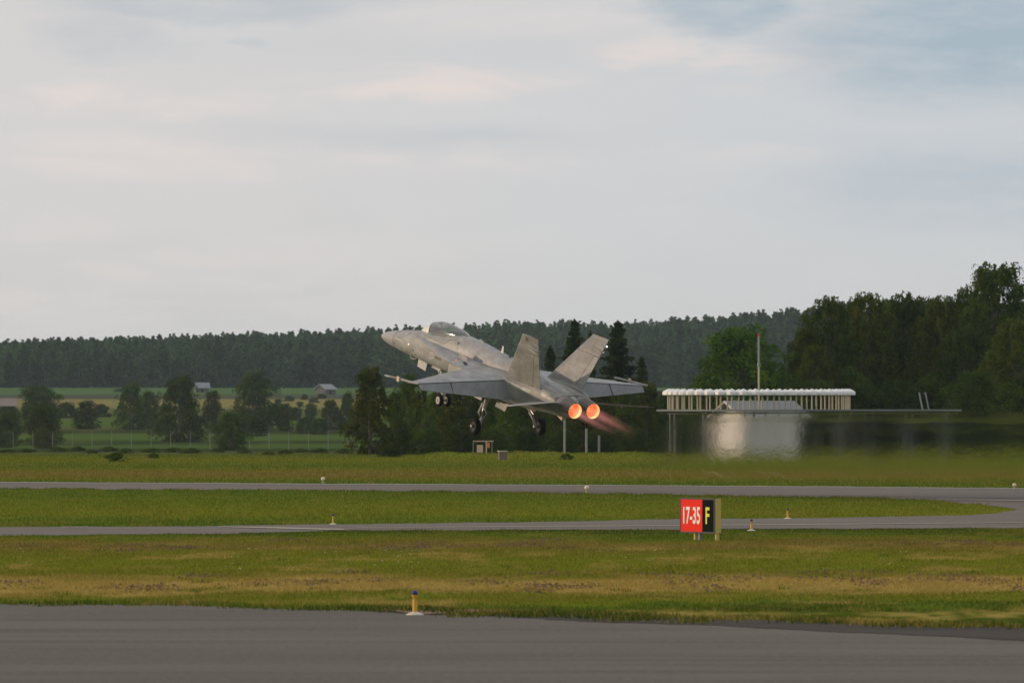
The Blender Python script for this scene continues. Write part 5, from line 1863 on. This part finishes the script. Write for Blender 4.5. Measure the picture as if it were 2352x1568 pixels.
# main gear
for s in (1, -1):
    top = Vector(A(10.72, s * .88, -.60))
    mid = Vector(A(10.95, s * 1.14, -1.10))
    ank = Vector(A(11.10, s * 1.30, -1.50))
    axl = Vector(A(11.17, s * 1.40, -1.82))
    mg = MB().tube([top, mid], [.095, .085], 12).build('main_gear', M['white_metal'], jet, True)
    MB().tube([mid, ank, axl], [.055, .06, .07], 10).build('lower_leg', M['steel'], mg, True)
    MB().tube([axl + Vector((0, -s * .08, 0)), axl + Vector((0, s * .42, 0))], .055, 8).build('axle', M['steel'], mg, True)
    MB().tube([mid + Vector((.14, 0, .22)), Vector(A(10.78, s * 1.28, -1.32)), ank + Vector((.02, 0, -.05))], [.04, .045, .04], 8).build('shock_absorber', M['white_metal'], mg, True)
    MB().tube([mid + Vector((0, 0, .15)), Vector(A(10.6, s * .55, -.62))], .035, 6).build('side_brace', M['white_metal'], mg, True)
    MB().tube([mid + Vector((-.05, 0, 0)), Vector(A(11.30, s * 1.16, -1.25)), ank + Vector((-.06, 0, 0))], .025, 6).build('torque_link', M['steel'], mg, True)
    MB().tube([top + Vector((-.1, s * .05, -.1)), mid + Vector((-.1, s * .03, -.1)), ank + Vector((-.07, 0, .05))], .014, 5).build('brake_hose', M['black'], mg)
    wheel(mg, A(11.17, s * 1.62, -1.84), .375, .27, 'rim_dark')
    # doors hanging under the body
    MB().rings([[A(11.2, s * .60, -.52), A(11.2, s * .64, -.52), A(11.25, s * .78, -.92), A(11.25, s * .74, -.92)], [A(12.15, s * .60, -.52), A(12.15, s * .64, -.52), A(12.1, s * .78, -.98), A(12.1, s * .74, -.98)]]).build('main_gear_door', M['radome'], jet)
    MB().rings([[A(10.3, s * 1.18, -.30), A(10.3, s * 1.22, -.30), A(10.35, s * 1.34, -.72), A(10.35, s * 1.30, -.72)], [A(11.0, s * 1.18, -.30), A(11.0, s * 1.22, -.30), A(10.95, s * 1.34, -.74), A(10.95, s * 1.30, -.74)]]).build('main_gear_door', M['radome'], jet)
    MB().box((-12.2, min(s * .3, s * .95), -.60), (-10.4, max(s * .3, s * .95), -.555)).build('wheel_bay_shade', M['black'], jet)  # flat black slab painting the shade inside the main gear bay
# arrester hook
MB().rings([[A(14.9, -.05, -.33), A(14.9, .05, -.33), A(14.9, .05, -.38), A(14.9, -.05, -.38)], [A(15.75, -.08, -.36), A(15.75, .08, -.36), A(15.72, .08, -.58), A(15.72, -.08, -.58)]]).build('arrester_hook', M['pale_paint'], jet)

# ---- fit the measured stations to true sizes (one smooth taper of the whole airframe, under 4 %)
def taper(p):
    s_, y_, z_ = -p.x, p.y, p.z
    k_ = 0.0
    for _ in range(6):
        k_ = .00227 * s_ / (1 + k_) + .00139 * y_ / (1 + k_)
    k_ = 1 / (1 + k_)
    if y_ < -1.3:
        y_ = -1.3 + (y_ + 1.3) * 1.065
    return Vector((p.x * k_, y_ * k_, p.z * k_))


done_meshes = set()


def taper_tree(o, off):
    for ch in o.children:
        base_ = off + ch.location
        nb = taper(base_) if ch.location.length > 0 else base_
        if ch.type == 'MESH' and ch.data.name not in done_meshes:
            done_meshes.add(ch.data.name)
            for v_ in ch.data.vertices:
                v_.co = taper(v_.co + base_) - (nb if ch.location.length > 0 else off)
        if ch.location.length > 0:
            ch.location = nb - off
        taper_tree(ch, off)


taper_tree(jet, Vector((0, 0, 0)))
taper_tree(pil, Vector((0, 0, 0)))

# ---- exhaust flames: soft glowing volume
def flame(s):
    m, t, out = new_mat('flame_glow')
    co = t.node('ShaderNodeTexCoord').outputs['Object']
    sp = t.node('ShaderNodeSeparateXYZ')
    t.l.new(co, sp.inputs[0])
    L = 3.6
    fade = t.rng(sp.outputs[0], -L, -.1, 0, 1, False)
    fade = t.math('POWER', fade, 1.25)
    r2 = t.math('SQRT', t.math('ADD', t.math('MULTIPLY', sp.outputs[1], sp.outputs[1]), t.math('MULTIPLY', sp.outputs[2], sp.outputs[2])))
    rad_ = t.rng(sp.outputs[0], -L, 0, .28, .29, False)
    edge_ = t.rng(t.math('DIVIDE', r2, rad_), 1.0, .1)
    n_ = t.noise(t.mapping(co, (.55, 6, 6)), 1.0, 3, .6)
    st = t.math('MULTIPLY', t.math('MULTIPLY', fade, edge_), t.rng(n_, .3, .7, .25, 1.4))
    em = t.node('ShaderNodeEmission')
    t.l.new(t.mix(fade, (.80, .28, .26), (1.0, .36, .32)), em.inputs[0])
    t.l.new(t.math('MULTIPLY', st, .85), em.inputs[1])
    t.l.new(em.outputs[0], out.inputs['Volume'])
    f = MB().lathe([(.30, 0), (.31, -1), (.31, -L * .7), (.30, -L)], 24, (0, 0, 0), 'X').build('exhaust_flame', m)
    f.matrix_world = Matrix.Translation(JP) @ Matrix.Rotation(JR[2], 4, 'Z') @ Matrix.Rotation(JR[1], 4, 'Y') @ Matrix.Rotation(JR[0], 4, 'X') @ Matrix.Translation(Vector((-16.72, s * .433, .188))) @ Matrix.Rotation(R(-3.0), 4, 'Y') @ Matrix.Rotation(R(0), 4, 'Z')
    tag(f, 'translucent pink flame streaming from the %s engine nozzle' % ('left' if s > 0 else 'right'), 'flame', kind='stuff')


flame(1)
flame(-1)

# ------------------------------------------------------------------ hot exhaust air: a shimmering body that bends the light behind it
m, t, out = new_mat('hot_air')
pos = t.node('ShaderNodeNewGeometry').outputs['Position']
gl = t.node('ShaderNodeBsdfRefraction')
gl.distribution = 'GGX'
gl.inputs['Color'].default_value = (1, 1, 1, 1)
gl.inputs['IOR'].default_value = 1.0008
gl.inputs['Roughness'].default_value = .16
bp = t.node('ShaderNodeBump')
bp.inputs['Strength'].default_value = 1.0
bp.inputs['Distance'].default_value = .35
t.l.new(t.noise(t.mapping(pos, (1.0, 1.0, 1.6)), 2.2, 6, .7), bp.inputs['Height'])
t.l.new(bp.outputs[0], gl.inputs['Normal'])
sz = t.node('ShaderNodeSeparateXYZ')
t.l.new(pos, sz.inputs[0])
nz_ = t.math('MULTIPLY', t.math('SUBTRACT', t.noise(pos, .5, 3), .5), 1.0)
zz_ = t.math('ADD', sz.outputs[2], nz_)
thick = t.math('MULTIPLY', t.math('MULTIPLY', t.rng(zz_, .35, 1.5), t.rng(t.math('ADD', sz.outputs[0], t.math('MULTIPLY', nz_, 5)), 4.5, 10.0)), t.rng(t.math('ADD', sz.outputs[2], t.math('MULTIPLY', nz_, .6)), 3.5, 2.9))
trn = t.node('ShaderNodeBsdfTransparent')
msx = t.node('ShaderNodeMixShader')
t.l.new(thick, msx.inputs[0])
t.l.new(trn.outputs[0], msx.inputs[1])
t.l.new(gl.outputs[0], msx.inputs[2])
t.l.new(msx.outputs[0], out.inputs[0])
fw = (Matrix.Rotation(JR[2], 3, 'Z') @ Matrix.Rotation(JR[1], 3, 'Y')) @ Vector((-1, 0, 0))
start = JP + (Matrix.Rotation(JR[2], 3, 'Z') @ Matrix.Rotation(JR[1], 3, 'Y')) @ Vector((-18.6, 0, .15))
hd = Vector((fw.x, fw.y, 0)).normalized()
sd = Vector((-hd.y, hd.x, 0))
rr_ = []
NS = 60
for i in range(NS + 1):
    f = i / NS
    L = 58 * f ** 1.3
    top = 3.48 + .05 * math.sin(i * .9) if f > .12 else start.z + .35 - (start.z + .35 - 3.48) * (f / .12)
    c_ = start + hd * L
    half_w = .5 + 2.6 * min(1, f * 3) + 2 * f
    bot = max(.12, start.z - .45 - L * .34)
    ring_ = []
    for k in range(20):
        q = 2 * math.pi * k / 20
        a_ = math.copysign(abs(math.cos(q)) ** .7, math.cos(q))
        b_ = math.copysign(abs(math.sin(q)) ** .7, math.sin(q))
        wv = .06 * math.sin(i * 1.3 + k * 2.1)
        ring_.append(c_ * 1 + sd * (half_w * a_ + wv) + Vector((0, 0, (top + bot) / 2 - c_.z + (top - bot) / 2 * b_ + (wv if b_ < .5 else 0))))
    rr_.append(ring_)
pl = MB().rings(rr_).build('hot_exhaust_air', m, None, True, 80)
tag(pl, 'shimmering hot air streaming back from the engines over the runway', 'exhaust', kind='stuff')
